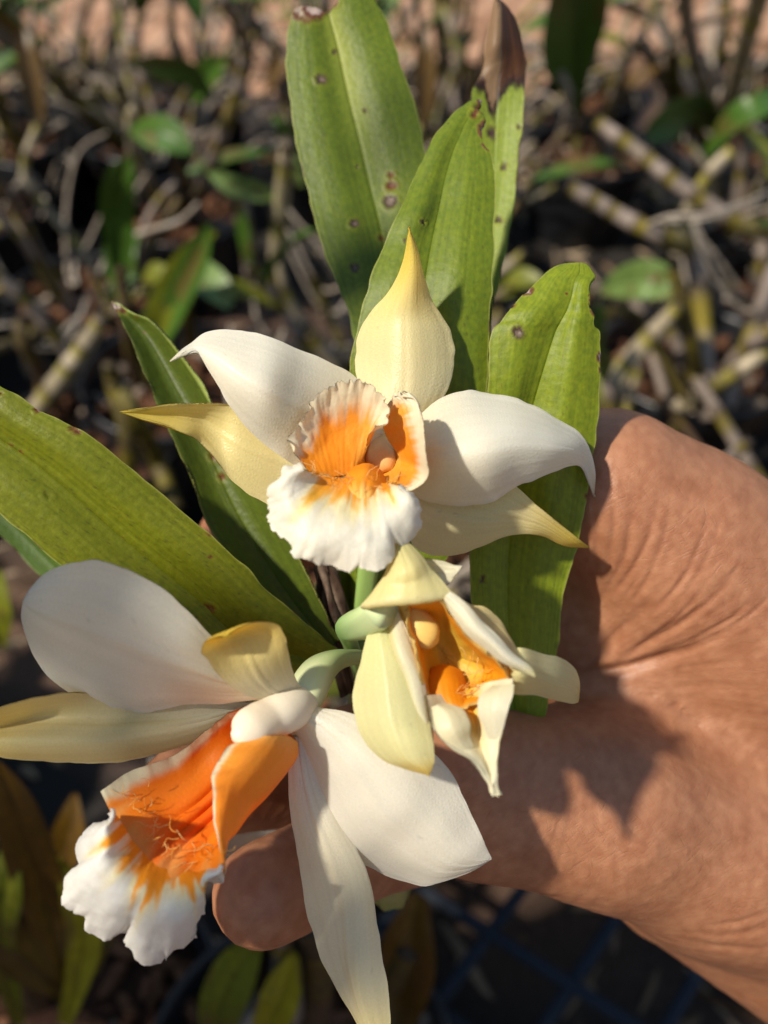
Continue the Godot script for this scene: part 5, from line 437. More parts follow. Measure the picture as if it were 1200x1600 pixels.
func middle_flower(plant: Node3D) -> void:
	var f := Node3D.new()
	f.name = "flower"
	plant.add_child(f, true)
	f.set_meta("label", "fully open white and cream flower with an orange throat facing the viewer")
	tepal(f, "petal", F1_PETAL_A, CREAM, WHITE, Color(0.8, 0.74, 0.52), 0.8, 1.0, 1.4)
	tepal(f, "petal", F1_PETAL_B, CREAM, WHITE, Color(0.8, 0.74, 0.52), 0.8, 2.0, 1.4)
	tepal(f, "sepal", F1_SEPAL_A, Color(0.90, 0.81, 0.48), Color(0.90, 0.79, 0.37), YELLOW, 0.4, 3.0, 1.3)
	tepal(f, "sepal", F1_SEPAL_B, Color(0.90, 0.82, 0.52), Color(0.90, 0.80, 0.43), YELLOW, 0.38, 4.0, 1.3)
	tepal(f, "sepal", F1_SEPAL_C, Color(0.90, 0.81, 0.52), Color(0.90, 0.79, 0.42), YELLOW, 0.45, 5.0, 1.3)
	var side := func(u: float, v: float, _p: Vector3) -> Color:
		var streak := 0.5 + 0.5 * noise(u * 30.0, v * 3.0, 5.0)
		var c := mixc(ORANGE, Color(0.83, 0.45, 0.07), smoothstep(0.4, 1.0, u) * 0.9 + 0.5 * (streak - 0.5))
		var rimw := 0.6 + 0.16 * noise(u * 14.0, 2.0) + 0.06 * noise(u * 60.0, v * 6.0) - 0.18 * smoothstep(0.25, 0.0, u)
		return mixc(c, Color(0.86, 0.77, 0.54), smoothstep(rimw - 0.06, rimw + 0.26, v + 0.12 * noise(u * 80.0, v * 5.0)))
	lip_lobe(f, "lip_side_lobe", F1_LOBE_A, 90, 46, side, 0.0009, 1.0)
	var other := func(u: float, v: float, _p: Vector3) -> Color:
		var c := mixc(ORANGE, Color(0.83, 0.40, 0.05), 0.5 + 0.9 * noise(u * 6.0, v * 25.0, 9.0))
		var rimw := 0.62 + 0.1 * noise(v * 14.0, 4.0) - 0.25 * smoothstep(0.82, 1.0, v)
		return mixc(c, Color(0.86, 0.77, 0.54), maxf(smoothstep(rimw - 0.06, rimw + 0.24, u + 0.1 * noise(u * 5.0, v * 80.0)), smoothstep(0.8, 1.0, v)))
	lip_lobe(f, "lip_side_lobe", F1_LOBE_B, 46, 80, other, 0.0004, 2.0)
	var front := func(u: float, v: float, p: Vector3) -> Color:
		var reach := 0.14 + 0.42 * maxf(noise(u * 30.0, 7.0), -0.3) + 0.2 * exp(-pow((u - 0.5) / 0.3, 2.0)) - 0.3 * smoothstep(0.3, 0.5, absf(u - 0.5))
		var t := smoothstep(reach + 0.13, reach - 0.12, v + 0.16 * noise(u * 120.0, v * 9.0) + 0.08 * noise(u * 40.0, v * 22.0))
		var c := mixc(Color(0.81, 0.765, 0.63), Color(0.88, 0.74, 0.30), smoothstep(reach + 0.42, reach - 0.05, v + 0.1 * noise(u * 60.0, v * 8.0)) * 0.8)
		c = c * (1.0 + 0.05 * noise(p.x * 900.0, p.y * 900.0))
		return mixc(c, mixc(Color(0.83, 0.42, 0.04), ORANGE, smoothstep(0.35, 0.05, v)), t)
	lip_lobe(f, "lip_front_lobe", F1_FRONT, 150, 70, front, 0.0012, 3.0)
	part("callus", sheet(nets(F1_CALLUS), 40, 40, 0.0006, func(u: float, v: float, _p: Vector3) -> Color: return mixc(ORANGE, Color(0.90, 0.58, 0.16), smoothstep(0.5, 1.0, v + 0.25 * noise(u * 30.0, v * 3.0))), func(u: float, v: float, _p: Vector3) -> float: return 0.00025 * noise(u * 24.0, v * 5.0) * v), M.lip, f)
	column(f, F1_COLUMN, Color(0.90, 0.66, 0.34), Color(0.90, 0.48, 0.14))
	part("lip_throat", sheet(nets(F1_THROAT), 30, 30, 0.0005, func(u: float, v: float, _p: Vector3) -> Color: return mixc(Color(0.90, 0.42, 0.04), Color(0.90, 0.66, 0.24), smoothstep(0.2, 0.9, v + 0.2 * noise(u * 20.0, v * 4.0)))), M.lip, f)
	pedicel(f, F1_PEDICEL, Color(0.5, 0.55, 0.3), Color(0.2, 0.3, 0.08))
	var roots := []
	var line := spread(from_mm(F1_FRONT[0]), 60)
	for k in 70:
		var u := rng.randf()
		roots.append(line[int(u * 60)] + Vector3(rng.randf_range(-0.4, 0.4), rng.randf_range(-1.6, 0.7), rng.randf_range(0.0, 1.2)) * 0.001)
	threads(f, roots, Vector3(0, 0.1, 0.9), 0.0026)

func lower_flower(plant: Node3D) -> void:
	var f := Node3D.new()
	f.name = "flower"
	plant.add_child(f, true)
	f.set_meta("label", "white flower turned down to the lower left with a long orange lip")
	tepal(f, "petal", F2_PETAL_A, CREAM, WHITE, Color(0.78, 0.78, 0.72), 0.7, 11.0, 1.4, 0.00016)
	tepal(f, "petal", F2_PETAL_B, WHITE, WHITE, Color(0.8, 0.77, 0.66), 0.8, 12.0, 1.4, 0.00016)
	tepal(f, "sepal", F2_SEPAL_A, CREAM, Color(0.90, 0.79, 0.42), Color(0.90, 0.72, 0.20), 0.5, 13.0, 1.3)
	tepal(f, "sepal", F2_SEPAL_B, WHITE, Color(0.87, 0.75, 0.34), Color(0.88, 0.64, 0.08), 0.22, 14.0, 1.3)
	tepal(f, "sepal", F2_SEPAL_C, WHITE, Color(0.91, 0.84, 0.60), Color(0.90, 0.76, 0.32), 0.5, 15.0, 1.3)
	var walls := func(u: float, v: float, p: Vector3) -> Color:
		# u runs from the free edge of the far wall over the floor to the free edge of the near wall
		var inner := mixc(Color(0.94, 0.255, 0.012), DEEP, exp(-pow((u - 0.36) / 0.13, 2.0)) * 0.9 + 0.25 * noise(u * 40.0, v * 2.0))
		inner = mixc(inner, Color(0.92, 0.52, 0.14), smoothstep(0.78, 1.05, v + 0.25 * noise(u * 38.0, 1.0)) * 0.6)
		var outer := mixc(Color(0.93, 0.31, 0.025), Color(0.93, 0.38, 0.04), 0.5 + 0.5 * noise(u * 10.0, v * 6.0))
		outer = mixc(outer, Color(0.92, 0.28, 0.015), smoothstep(0.3, 1.0, v))
		var c := mixc(inner, outer, smoothstep(0.66, 0.72, u))
		c = mixc(c, mixc(Color(0.8, 0.5, 0.14), outer, 0.4), smoothstep(0.18, 0.0, v) * 0.7)
		var e := minf(u * 0.8, (1.0 - u) * 1.5)
		return mixc(c, Color(0.80, 0.71, 0.45), smoothstep(0.065, 0.03, e + 0.014 * noise(v * 30.0, 2.0)) * smoothstep(0.05, 0.2, v))
	var relief := func(u: float, v: float, _p: Vector3) -> float:
		var e := 1.0 - smoothstep(0.0, 0.1, minf(u, 1.0 - u))
		return 0.0008 * e * (noise(v * 13.0, u * 3.0) + 0.5 * noise(v * 41.0, 5.0)) * smoothstep(0.1, 0.3, v) + 0.00010 * noise(u * 60.0, v * 3.0) + 0.0008 * (exp(-pow((u - 0.33) / 0.018, 2.0)) + 0.8 * exp(-pow((u - 0.40) / 0.018, 2.0)) + 0.6 * exp(-pow((u - 0.265) / 0.018, 2.0))) * sin(PI * clampf(v, 0.0, 1.0))
	part("lip_side_lobe", sheet(nets(F2_TUBE), 110, 90, 0.0005, walls, relief), M.lip, f)
	var front := func(u: float, v: float, p: Vector3) -> Color:
		var reach := 0.18 + 0.65 * maxf(noise(u * 38.0, 21.0), -0.3) + 0.22 * exp(-pow((u - 0.55) / 0.22, 2.0)) - 0.2 * smoothstep(0.35, 0.5, absf(u - 0.5))
		var t := smoothstep(reach + 0.12, reach - 0.11, v + 0.16 * noise(u * 130.0, v * 9.0) + 0.08 * noise(u * 44.0, v * 22.0))
		var c := mixc(Color(0.79, 0.765, 0.70), Color(0.88, 0.74, 0.32), smoothstep(reach + 0.4, reach - 0.05, v + 0.1 * noise(u * 60.0, v * 8.0)) * 0.8)
		c = c * (1.0 + 0.06 * noise(p.x * 900.0, p.y * 900.0))
		return mixc(c, Color(0.93, 0.33, 0.016), t)
	lip_lobe(f, "lip_front_lobe", F2_FRONT, 160, 70, front, 0.0013, 8.0)
	column(f, F2_COLUMN, Color(0.90, 0.84, 0.68), Color(0.90, 0.77, 0.56))
	pedicel(f, F2_PEDICEL, Color(0.62, 0.62, 0.38), Color(0.30, 0.38, 0.15))
	var roots := []
	var line := spread(from_mm(F2_TUBE[6]), 60)
	for k in 50:
		roots.append(line[rng.randi_range(6, 40)] + Vector3(rng.randf_range(-1, 2.5), rng.randf_range(-1, 2.5), rng.randf_range(0.0, 1.0)) * 0.001)
	threads(f, roots, Vector3(-0.2, -0.1, 0.9), 0.0024)

func young_flower(plant: Node3D) -> void:
	var f := Node3D.new()
	f.name = "flower"
	plant.add_child(f, true)
	f.set_meta("label", "small half open pale yellow flower in front of the hand")
	var pale := Color(0.87, 0.79, 0.38)
	var green := Color(0.84, 0.82, 0.42)
	tepal(f, "sepal", F3_SEPAL_B, Color(0.77, 0.70, 0.30), pale, Color(0.81, 0.74, 0.46), 0.7, 21.0)
	tepal(f, "petal", F3_FLAP, pale, Color(0.8, 0.75, 0.54), Color(0.8, 0.75, 0.54), 0.9, 22.0, 0.6)
	tepal(f, "sepal", F3_SEPAL_A, green, Color(0.79, 0.75, 0.40), Color(0.80, 0.58, 0.12), 0.72, 24.0)
	tepal(f, "petal", F3_PETAL_A, pale, Color(0.79, 0.74, 0.46), pale, 0.9, 25.0, 1.0, 0.00012, Color(0.90, 0.85, 0.66))
	tepal(f, "petal", F3_STRIP, Color(0.90, 0.85, 0.64), Color(0.90, 0.86, 0.68), pale, 0.7, 26.0, 0.8)
	tepal(f, "petal", F3_PETAL_B, Color(0.8, 0.66, 0.30), Color(0.8, 0.66, 0.30), pale, 0.8, 27.0, 0.8)
	tepal(f, "sepal", F3_SEPAL_C, pale, Color(0.8, 0.74, 0.42), Color(0.8, 0.60, 0.12), 0.75, 28.0)
	var inside := func(u: float, v: float, _p: Vector3) -> Color:
		var c := mixc(Color(0.78, 0.50, 0.06), Color(0.90, 0.36, 0.015), smoothstep(0.3, 0.66, v + 0.3 * noise(u * 12.0, v * 5.0)))
		return mixc(c, Color(0.81, 0.64, 0.22), smoothstep(0.8, 1.0, v + 0.1 * noise(u * 20.0, 3.0)))
	lip_lobe(f, "lip_throat", F3_CUP, 90, 44, inside, 0.0002, 4.0)
	var front := func(u: float, v: float, p: Vector3) -> Color:
		var c := mixc(Color(0.86, 0.80, 0.55), Color(0.82, 0.50, 0.04), exp(-pow((u - 0.48) / 0.15, 2.0)) * smoothstep(0.75, 0.25, v))
		return c * (1.0 + 0.05 * noise(p.x * 700.0, p.y * 700.0))
	lip_lobe(f, "lip_front_lobe", F3_FRONT, 50, 50, front, 0.0003, 5.0)
	tepal(f, "lip_side_lobe", F3_ROLL_A, Color(0.86, 0.80, 0.55), Color(0.86, 0.80, 0.55), Color(0.86, 0.80, 0.55), 0.9, 31.0, 0.7, 0.0001)
	tepal(f, "lip_side_lobe", F3_ROLL_B, Color(0.80, 0.75, 0.50), Color(0.80, 0.76, 0.58), Color(0.80, 0.76, 0.58), 0.9, 32.0, 0.7, 0.0001)
	part("callus", sheet(nets(F3_CALLUS), 40, 50, 0.0006, func(u: float, v: float, _p: Vector3) -> Color: return mixc(Color(0.88, 0.30, 0.01), Color(0.84, 0.60, 0.16), smoothstep(0.45, 0.9, v + 0.2 * noise(u * 30.0, v * 3.0))), func(u: float, v: float, _p: Vector3) -> float: return 0.00016 * noise(u * 30.0, v * 4.0) * v), M.lip, f)
	column(f, F3_COLUMN, Color(0.86, 0.66, 0.22), Color(0.86, 0.54, 0.13))
	pedicel(f, F3_PEDICEL, Color(0.5, 0.58, 0.30), Color(0.22, 0.36, 0.12))
	var roots := []
	for k in 24:
		roots.append(Vector3(rng.randf_range(9.6, 11.6), rng.randf_range(-23.5, -17.5), rng.randf_range(6.5, 8.5)) * 0.001)
	threads(f, roots, Vector3(0.3, -0.2, 0.9), 0.0026)

# ---------------------------------------------------------------- leaves of the held plant
func held_leaf(plant: Node3D, key: String, data: Array, base: Color, warm: Color, nu: int, nv: int, note := "") -> void:
	var spots: Array = SPOTS[key]
	var salt := float(key.unicode_at(0))
	var tint := func(u: float, v: float, p: Vector3) -> Color:
		var x := p.x * 1000.0
		var y := p.y * 1000.0
		var blot := noise(x * 3.2 + salt, y * 3.2) + 0.5 * noise(x * 9.0, y * 9.0, salt)
		var c := mixc(base, warm, 0.5 + 0.4 * blot)
		var vein := noise(u * 110.0, v * 5.0, salt)
		c = c * (1.0 + 0.2 * vein + 0.06 * noise(u * 300.0, v * 40.0, salt))
		if key == "a": c = mixc(c, Color(0.30, 0.33, 0.05), exp(-pow((u - 0.55 - 0.05 * noise(v * 6.0)) / 0.10, 2.0)) * smoothstep(0.35, 0.75, v) * 0.7)
		var rib := absf(u - 0.5)
		if key != "e": c = mixc(c, c * 0.55, smoothstep(0.012, 0.004, rib) * 0.8 * smoothstep(0.98, 0.9, v))
		if key == "f" or key == "b": c = mixc(c, Color(0.05, 0.035, 0.012), smoothstep(0.018, 0.008, rib) * smoothstep(-0.15, 0.2, noise(v * 90.0, salt)) * 0.85)
		var e := minf(u, 1.0 - u)
		c = mixc(c, Color(0.34, 0.34, 0.09), smoothstep(0.022, 0.008, e) * 0.55)
		c = mixc(c, Color(0.09, 0.04, 0.02), smoothstep(0.02, 0.006, e) * smoothstep(0.25, 0.45, noise(v * 50.0, salt + u * 3.0)) * 0.8)
		if (key == "f" or key == "e") and noise(x * 40.0, y * 40.0, 3.0) + 0.6 * noise(x * 3.0, y * 3.0, 8.0) > 0.72: c = mixc(c, Color(0.05, 0.04, 0.012), 0.55)
		if noise(x * 26.0, y * 26.0, 50.0 + salt) > 0.66: c = mixc(c, Color(0.07, 0.05, 0.02), 0.5)
		for s in spots:
			var d: float = Vector2(x - s[0], y - s[1]).length() / s[2] + 0.3 * noise(x * 5.0, y * 5.0, salt)
			if d > 3.0: continue
			c = mixc(c, Color(0.26, 0.27, 0.02), smoothstep(2.2, 1.1, d) * 0.22)
			match int(s[3]):
				0: c = mixc(c, Color(0.055, 0.03, 0.02), smoothstep(1.2, 0.7, d))
				1: c = mixc(mixc(c, Color(0.06, 0.035, 0.022), smoothstep(1.25, 0.8, d)), Color(0.17, 0.12, 0.09), smoothstep(0.72, 0.45, d))
				2: c = mixc(c, Color(0.12, 0.035, 0.012), smoothstep(1.3, 0.6, d))
				3: c = mixc(mixc(c, Color(0.11, 0.04, 0.018), smoothstep(1.45, 1.05, d)), Color(0.38, 0.29, 0.25), smoothstep(0.95, 0.6, d))
				_: c = mixc(c, c * 0.5, smoothstep(1.5, 0.3, d) * 0.7)
		if key == "c":
			var line := 73.5 + 1.6 * noise(x * 1.6, 4.0) - 4.0 * exp(-pow((u - 0.42) / 0.16, 2.0)) + 1.0 * noise(x * 9.0, y * 3.0)
			c = mixc(c, Color(0.02, 0.008, 0.004), smoothstep(line - 0.8, line + 0.5, y))
			var burnt := mixc(Color(0.085, 0.034, 0.012), Color(0.035, 0.014, 0.006), 0.5 + noise(u * 40.0, v * 6.0))
			c = mixc(c, burnt, smoothstep(line + 0.8, line + 2.6, y))
			c = mixc(c, Color(0.20, 0.125, 0.065), smoothstep(line + 1.5, line + 2.5, y) * smoothstep(0.52, 0.44, u + 0.04 * noise(v * 40.0)))
		if key == "e" : c = mixc(c, Color(0.30, 0.36, 0.08), smoothstep(0.93, 0.97, u) * smoothstep(0.35, 0.5, v))
		return c
	var relief := func(u: float, v: float, p: Vector3) -> float:
		var h := -0.00035 * exp(-pow((u - 0.5) / 0.018, 2.0)) + 0.00002 * noise(u * 110.0, v * 5.0, salt) + 0.0004 * noise(p.x * 60.0, p.y * 60.0, salt)
		for s in spots:
			if s[2] > 0.4:
				var d: float = Vector2(p.x * 1000.0 - s[0], p.y * 1000.0 - s[1]).length() / s[2]
				if d < 2.0: h += -0.00022 * exp(-d * d * 2.2) + 0.0001 * exp(-pow((d - 1.1) / 0.25, 2.0))
		return h
	var ruffle := func(u: float, v: float, p: Vector3) -> Vector3:
		var e := 1.0 - smoothstep(0.0, 0.06, minf(u, 1.0 - u))
		return Vector3(noise(p.y * 700.0, salt), noise(p.x * 700.0, salt + 9.0), 0.0) * 0.0004 * e
	part("leaf", sheet(nets(data), nu, nv, 0.0011, tint, relief, ruffle), M.leaf, plant, "", note)

func held_plant() -> void:
	var plant := thing("orchid_plant", "orchid plant in flower held up in the hand, three white and orange flowers", "orchid", hold)
	var g1 := Color(0.079, 0.1252, 0.0077)
	var g2 := Color(0.1589, 0.1975, 0.0106)
	held_leaf(plant, "a", LEAF_A, Color(0.0655, 0.106, 0.0077), Color(0.13, 0.1686, 0.0115), 110, 190, "broad upright leaf with brown pits and a notched tip at the top")
	held_leaf(plant, "c", LEAF_C, Color(0.1541, 0.2119, 0.0212), Color(0.2215, 0.2697, 0.0289), 60, 150, "narrow upright leaf with a dead brown tip")
	held_leaf(plant, "b", LEAF_B, g1, g2, 110, 190, "upright leaf with a bitten tip behind the middle flower")
	held_leaf(plant, "d", LEAF_D, Color(0.1108, 0.1589, 0.0067), Color(0.2167, 0.2552, 0.0125), 110, 190, "blunt leaf with gnawed edge beside the hand")
	held_leaf(plant, "e", LEAF_E, Color(0.0559, 0.0848, 0.0086), Color(0.0886, 0.1175, 0.0115), 60, 150, "narrow pointed leaf with a dry tip at the left")
	held_leaf(plant, "f", LEAF_F, Color(0.106, 0.13, 0.0058), Color(0.183, 0.1926, 0.0086), 110, 190, "large yellowish leaf reaching out to the left")
	held_leaf(plant, "g", LEAF_G, g1, Color(0.0867, 0.1637, 0.0193), 24, 50)
	held_leaf(plant, "h", LEAF_H, g1, g2, 20, 50)
	part("cane", tube_mm(STEM, 24, 60, func(t: float, w: float) -> Color: return mixc(Color(0.10, 0.15, 0.03), Color(0.22, 0.20, 0.07), 0.5 + noise(t * 10.0, w)), func(t: float, w: float) -> float: return 0.0003 * sin(w * 6.0) + 0.0004 * exp(-pow((fmod(t * 5.0, 1.0) - 0.5) / 0.06, 2.0))), M.stalk, plant)
	part("dry_sheath", sheet(nets(SHEATH), 24, 60, 0.0004, func(u: float, v: float, _p: Vector3) -> Color: return mixc(Color(0.06, 0.035, 0.022), Color(0.26, 0.19, 0.14), 0.4 + noise(u * 40.0, v * 5.0) + 0.5 * noise(u * 7.0, v * 20.0)), func(u: float, v: float, _p: Vector3) -> float: return 0.0012 * noise(u * 16.0, v * 7.0)), M.dry, plant)
	middle_flower(plant)
	lower_flower(plant)
	young_flower(plant)

# ---------------------------------------------------------------- hand
# Distances to the tapered bones are blended, and the field is meshed as surface nets, then refined.
const CELL := 1.7
const BLEND := 2.3
var dims := Vector3i()
var corner := Vector3()

func add_bone(field: PackedFloat32Array, b: Array) -> void:
	var p := Vector3(b[0], b[1], b[2])
	var q := Vector3(b[4], b[5], b[6])
	var ra: float = b[3]
	var rb: float = b[7]
	var r := maxf(ra, rb) + BLEND * 4.0
	var lo := (Vector3(minf(p.x, q.x), minf(p.y, q.y), minf(p.z, q.z)) - Vector3.ONE * r - corner) / CELL
	var hi := (Vector3(maxf(p.x, q.x), maxf(p.y, q.y), maxf(p.z, q.z)) + Vector3.ONE * r - corner) / CELL
	var d := q - p
	var inv := 1.0 / d.length_squared()
	for k in range(maxi(0, int(lo.z)), mini(dims.z - 1, int(hi.z)) + 1):
		for j in range(maxi(0, int(lo.y)), mini(dims.y - 1, int(hi.y)) + 1):
			var at := (k * dims.y + j) * dims.x
			for i in range(maxi(0, int(lo.x)), mini(dims.x - 1, int(hi.x)) + 1):
				var x := corner + Vector3(i, j, k) * CELL
				var t := clampf((x - p).dot(d) * inv, 0.0, 1.0)
				var s := x.distance_to(p + d * t) - lerpf(ra, rb, t)
				if s < BLEND * 4.0: field[at + i] += exp(-s / BLEND)

func hand_mesh() -> ArrayMesh:
	corner = Vector3(-40, -150, -124)
	dims = Vector3i(((Vector3(178, 62, 2) - corner) / CELL).ceil())
	var total := dims.x * dims.y * dims.z
	var common := PackedFloat32Array()
	common.resize(total)
	var most := PackedFloat32Array()
	most.resize(total)
	for b in HAND_BONES["common"]: add_bone(common, b)
	for g in ["index", "thumb", "middle", "ring", "little"]:
		var own := PackedFloat32Array()
		own.resize(total)
		for b in HAND_BONES[g]: add_bone(own, b)
		for k in total:
			if own[k] > most[k]: most[k] = own[k]
	for k in total: common[k] = BLEND * log(common[k] + most[k] + 1e-7)   # positive inside
	# surface nets
	var v := PackedVector3Array()
	var own_at := PackedInt32Array()
	own_at.resize(total)
	own_at.fill(-1)
	var sx := 1
	var sy := dims.x
	var sz := dims.x * dims.y
	var step := [0, sx, sy, sx + sy, sz, sx + sz, sy + sz, sx + sy + sz]
	var edges := [[0, 1], [2, 3], [4, 5], [6, 7], [0, 2], [1, 3], [4, 6], [5, 7], [0, 4], [1, 5], [2, 6], [3, 7]]
	for k in dims.z - 1:
		for j in dims.y - 1:
			for i in dims.x - 1:
				var at := k * sz + j * sy + i
				var a := common[at]
				if a < -9.0: continue
				var s := a > 0.0
				if (common[at + 1] > 0.0) == s and (common[at + sy] > 0.0) == s and (common[at + sx + sy] > 0.0) == s and (common[at + sz] > 0.0) == s and (common[at + sz + sx] > 0.0) == s and (common[at + sz + sy] > 0.0) == s and (common[at + sz + sx + sy] > 0.0) == s: continue
				var sum := Vector3.ZERO
				var n := 0
				for e in edges:
					var f0 := common[at + step[e[0]]]
					var f1 := common[at + step[e[1]]]
					if (f0 > 0.0) == (f1 > 0.0): continue
					var t := f0 / (f0 - f1)
					var c0 := Vector3(e[0] & 1, (e[0] >> 1) & 1, e[0] >> 2)
					var c1 := Vector3(e[1] & 1, (e[1] >> 1) & 1, e[1] >> 2)
					sum += c0.lerp(c1, t)
					n += 1
				own_at[at] = v.size()
				v.append(corner + (Vector3(i, j, k) + sum / n) * CELL)
	var ix := PackedInt32Array()
	for k in range(1, dims.z - 1):
		for j in range(1, dims.y - 1):
			for i in range(1, dims.x - 1):
				var at := k * sz + j * sy + i
				if own_at[at] < 0: continue
				var s := common[at] > 0.0
				for axis in 3:
					var d0: int = [sx, sy, sz][axis]
					if (common[at + d0] > 0.0) == s: continue
					var d1: int = [sy, sz, sx][axis]
					var d2: int = [sz, sx, sy][axis]
					var a := own_at[at]
					var b := own_at[at - d1]
					var c := own_at[at - d1 - d2]
					var d := own_at[at - d2]
					if mini(mini(a, b), mini(c, d)) < 0: continue
					if s: ix.append_array([a, d, c, a, c, b])
					else: ix.append_array([a, b, c, a, c, d])
	for level in 2:
		v = relax(v, ix, 2)
		var mid := {}
		var fresh := PackedInt32Array()
		for t in range(0, ix.size(), 3):
			var m := [0, 0, 0]
			for e in 3:
				var a := ix[t + e]
				var b := ix[t + (e + 1) % 3]
				var key := mini(a, b) * 1000000 + maxi(a, b)
				var got: int = mid.get(key, -1)
				if got < 0:
					got = v.size()
					mid[key] = got
					v.append((v[a] + v[b]) * 0.5)
				m[e] = got
			fresh.append_array([ix[t], m[0], m[2], ix[t + 1], m[1], m[0], ix[t + 2], m[2], m[1], m[0], m[1], m[2]])
		ix = fresh
	v = relax(v, ix, 3)
	var n := mesh_normals(v, ix)
	# folds and fine lines of the skin
	var boxes := []
	for c in HAND_CREASES:
		var r := Rect2(Vector2(c[2], c[3]), Vector2.ZERO)
		for q in range(2, c.size(), 2): r = r.expand(Vector2(c[q], c[q + 1]))
		boxes.append(r.grow(c[0] * 3.0))
	var col := PackedColorArray()
	col.resize(v.size())
	for k in v.size():
		var p := v[k]
		var h := 0.0
		if n[k].z > -0.2 and p.x > 0.0:
			var flat := Vector2(p.x, p.y)
			for ci in boxes.size():
				if not boxes[ci].has_point(flat): continue
				var c: Array = HAND_CREASES[ci]
				var best := 1e9
				var along := 0.0
				for q in range(2, c.size() - 3, 2):
					var near := Geometry2D.get_closest_point_to_segment(flat, Vector2(c[q], c[q + 1]), Vector2(c[q + 2], c[q + 3]))
					var dd := near.distance_to(flat)
					if dd < best:
						best = dd
						along = (q + near.distance_to(Vector2(c[q], c[q + 1])) / Vector2(c[q], c[q + 1]).distance_to(Vector2(c[q + 2], c[q + 3])) * 2.0 - 2.0) / (c.size() - 4.0)
				h -= c[1] * exp(-pow(best / c[0], 2.0)) * sin(PI * clampf(along, 0.06, 0.94))
			var r := flat - WEB
			var ang := r.angle()
			var dist := r.length()
			var fan := noise(ang * 44.0 + 0.5 * noise(p.x * 0.8, p.y * 0.8), dist * 0.22, 1.0) + 0.8 * noise(ang * 105.0, dist * 0.4, 2.0)
			h += 0.065 * fan * smoothstep(4.0, 12.0, dist) * smoothstep(60.0, 20.0, dist)
		h += 0.03 * noise(p.x * 6.0 + p.y * 3.2, p.y * 9.0 - p.x * 2.2, p.z * 6.0) + 0.1 * noise(p.x * 0.55, p.y * 0.55, p.z * 0.55)
		v[k] = p + n[k] * h
		var blot := noise(p.x * 0.5, p.y * 0.5, p.z * 0.5) + 0.5 * noise(p.x * 1.6, p.y * 1.6, p.z * 1.6)
		col[k] = mixc(Color(0.320, 0.143, 0.074), Color(0.385, 0.187, 0.100), 0.5 + 0.7 * blot)
	n = mesh_normals(v, ix)
	for k in v.size(): v[k] *= 0.001
	return arrays(v, n, col, PackedVector2Array(), ix)

func relax(v: PackedVector3Array, ix: PackedInt32Array, times: int) -> PackedVector3Array:
	for r in times:
		var sum := PackedVector3Array()
		sum.resize(v.size())
		var n := PackedInt32Array()
		n.resize(v.size())
		for t in range(0, ix.size(), 3):
			var a := ix[t]
			var b := ix[t + 1]
			var c := ix[t + 2]
			sum[a] += v[b] + v[c]
			sum[b] += v[a] + v[c]
			sum[c] += v[a] + v[b]
			n[a] += 2
			n[b] += 2
			n[c] += 2
		for k in v.size():
			if n[k]: v[k] = v[k].lerp(sum[k] / n[k], 0.5)
	return v

func mesh_normals(v: PackedVector3Array, ix: PackedInt32Array) -> PackedVector3Array:
	var n := PackedVector3Array()
	n.resize(v.size())
	for t in range(0, ix.size(), 3):
		var a := ix[t]
		var b := ix[t + 1]
		var c := ix[t + 2]
		var f := (v[c] - v[a]).cross(v[b] - v[a])
		n[a] += f
		n[b] += f
		n[c] += f
	for k in n.size(): n[k] = n[k].normalized()
	return n

func hand() -> void:
	var o := part("hand", hand_mesh(), M.skin, self)
	o.transform = hold
	tag(o, "bare hand reaching in from the lower right, thumb and fingers round the orchid stems", "hand")

# ---------------------------------------------------------------- the plants in pots behind and below the hand
func flat3(flat: Array, from: int) -> PackedVector3Array:
	var out := PackedVector3Array()
	for k in range(from, flat.size(), 3): out.append(Vector3(flat[k], flat[k + 1], flat[k + 2]))
	return out

func cane_mesh(line: PackedVector3Array, r0: float, r1: float, style: int, salt: float) -> ArrayMesh:
	var length := 0.0
	for k in line.size() - 1: length += line[k].distance_to(line[k + 1])
	var joints := maxf(2.0, roundf(length / 0.028))
	var radii := PackedFloat32Array()
	for k in line.size(): radii.append(lerpf(r0, r1, float(k) / (line.size() - 1)))
	if style == 3:
		return tube(line, radii, 8, 26, func(t: float, _w: float) -> Color: return mixc(Color(0.52, 0.47, 0.40), Color(0.40, 0.33, 0.26), 0.5 + noise(t * 8.0, salt)))
	var husk: Color = [Color(0.3733, 0.3059, 0.2592), Color(0.1141, 0.0882, 0.0166), Color(0.5185, 0.4459, 0.3111), Color.WHITE, Color(0.1037, 0.0622, 0.0332)][style]
	var bare: Color = [Color(0.2592, 0.2074, 0.0207), Color(0.197, 0.1608, 0.0187), Color(0.3941, 0.3526, 0.0726), Color.WHITE, Color(0.1348, 0.0933, 0.0207)][style]
	var tint := func(t: float, w: float) -> Color:
		var at := fmod(t * joints, 1.0)
		var keep := noise(floorf(t * joints) * 3.7, salt, 2.0)
		var band := smoothstep(0.62, 0.72, at + 0.12 * noise(w * 2.0, salt)) * smoothstep(1.0, 0.9, at)
		var c := mixc(husk, bare, maxf(band, smoothstep(0.25, 0.4, keep) * 0.8))
		c = c * (0.9 + 0.45 * noise(t * joints * 3.0, w * 1.5, salt))
		return mixc(c, Color(0.07, 0.045, 0.025), smoothstep(0.06, 0.0, minf(at, 1.0 - at)) * 0.8)
	var relief := func(t: float, w: float) -> float:
		var at := fmod(t * joints, 1.0)
		return lerpf(r0, r1, t) * (0.16 * exp(-pow(minf(at, 1.0 - at) / 0.08, 2.0)) - 0.10 * sin(PI * at) * 0.0 + 0.05 * sin(w * 5.0 + salt))
	return tube(line, radii, 12, int(joints) * 7, tint, relief)

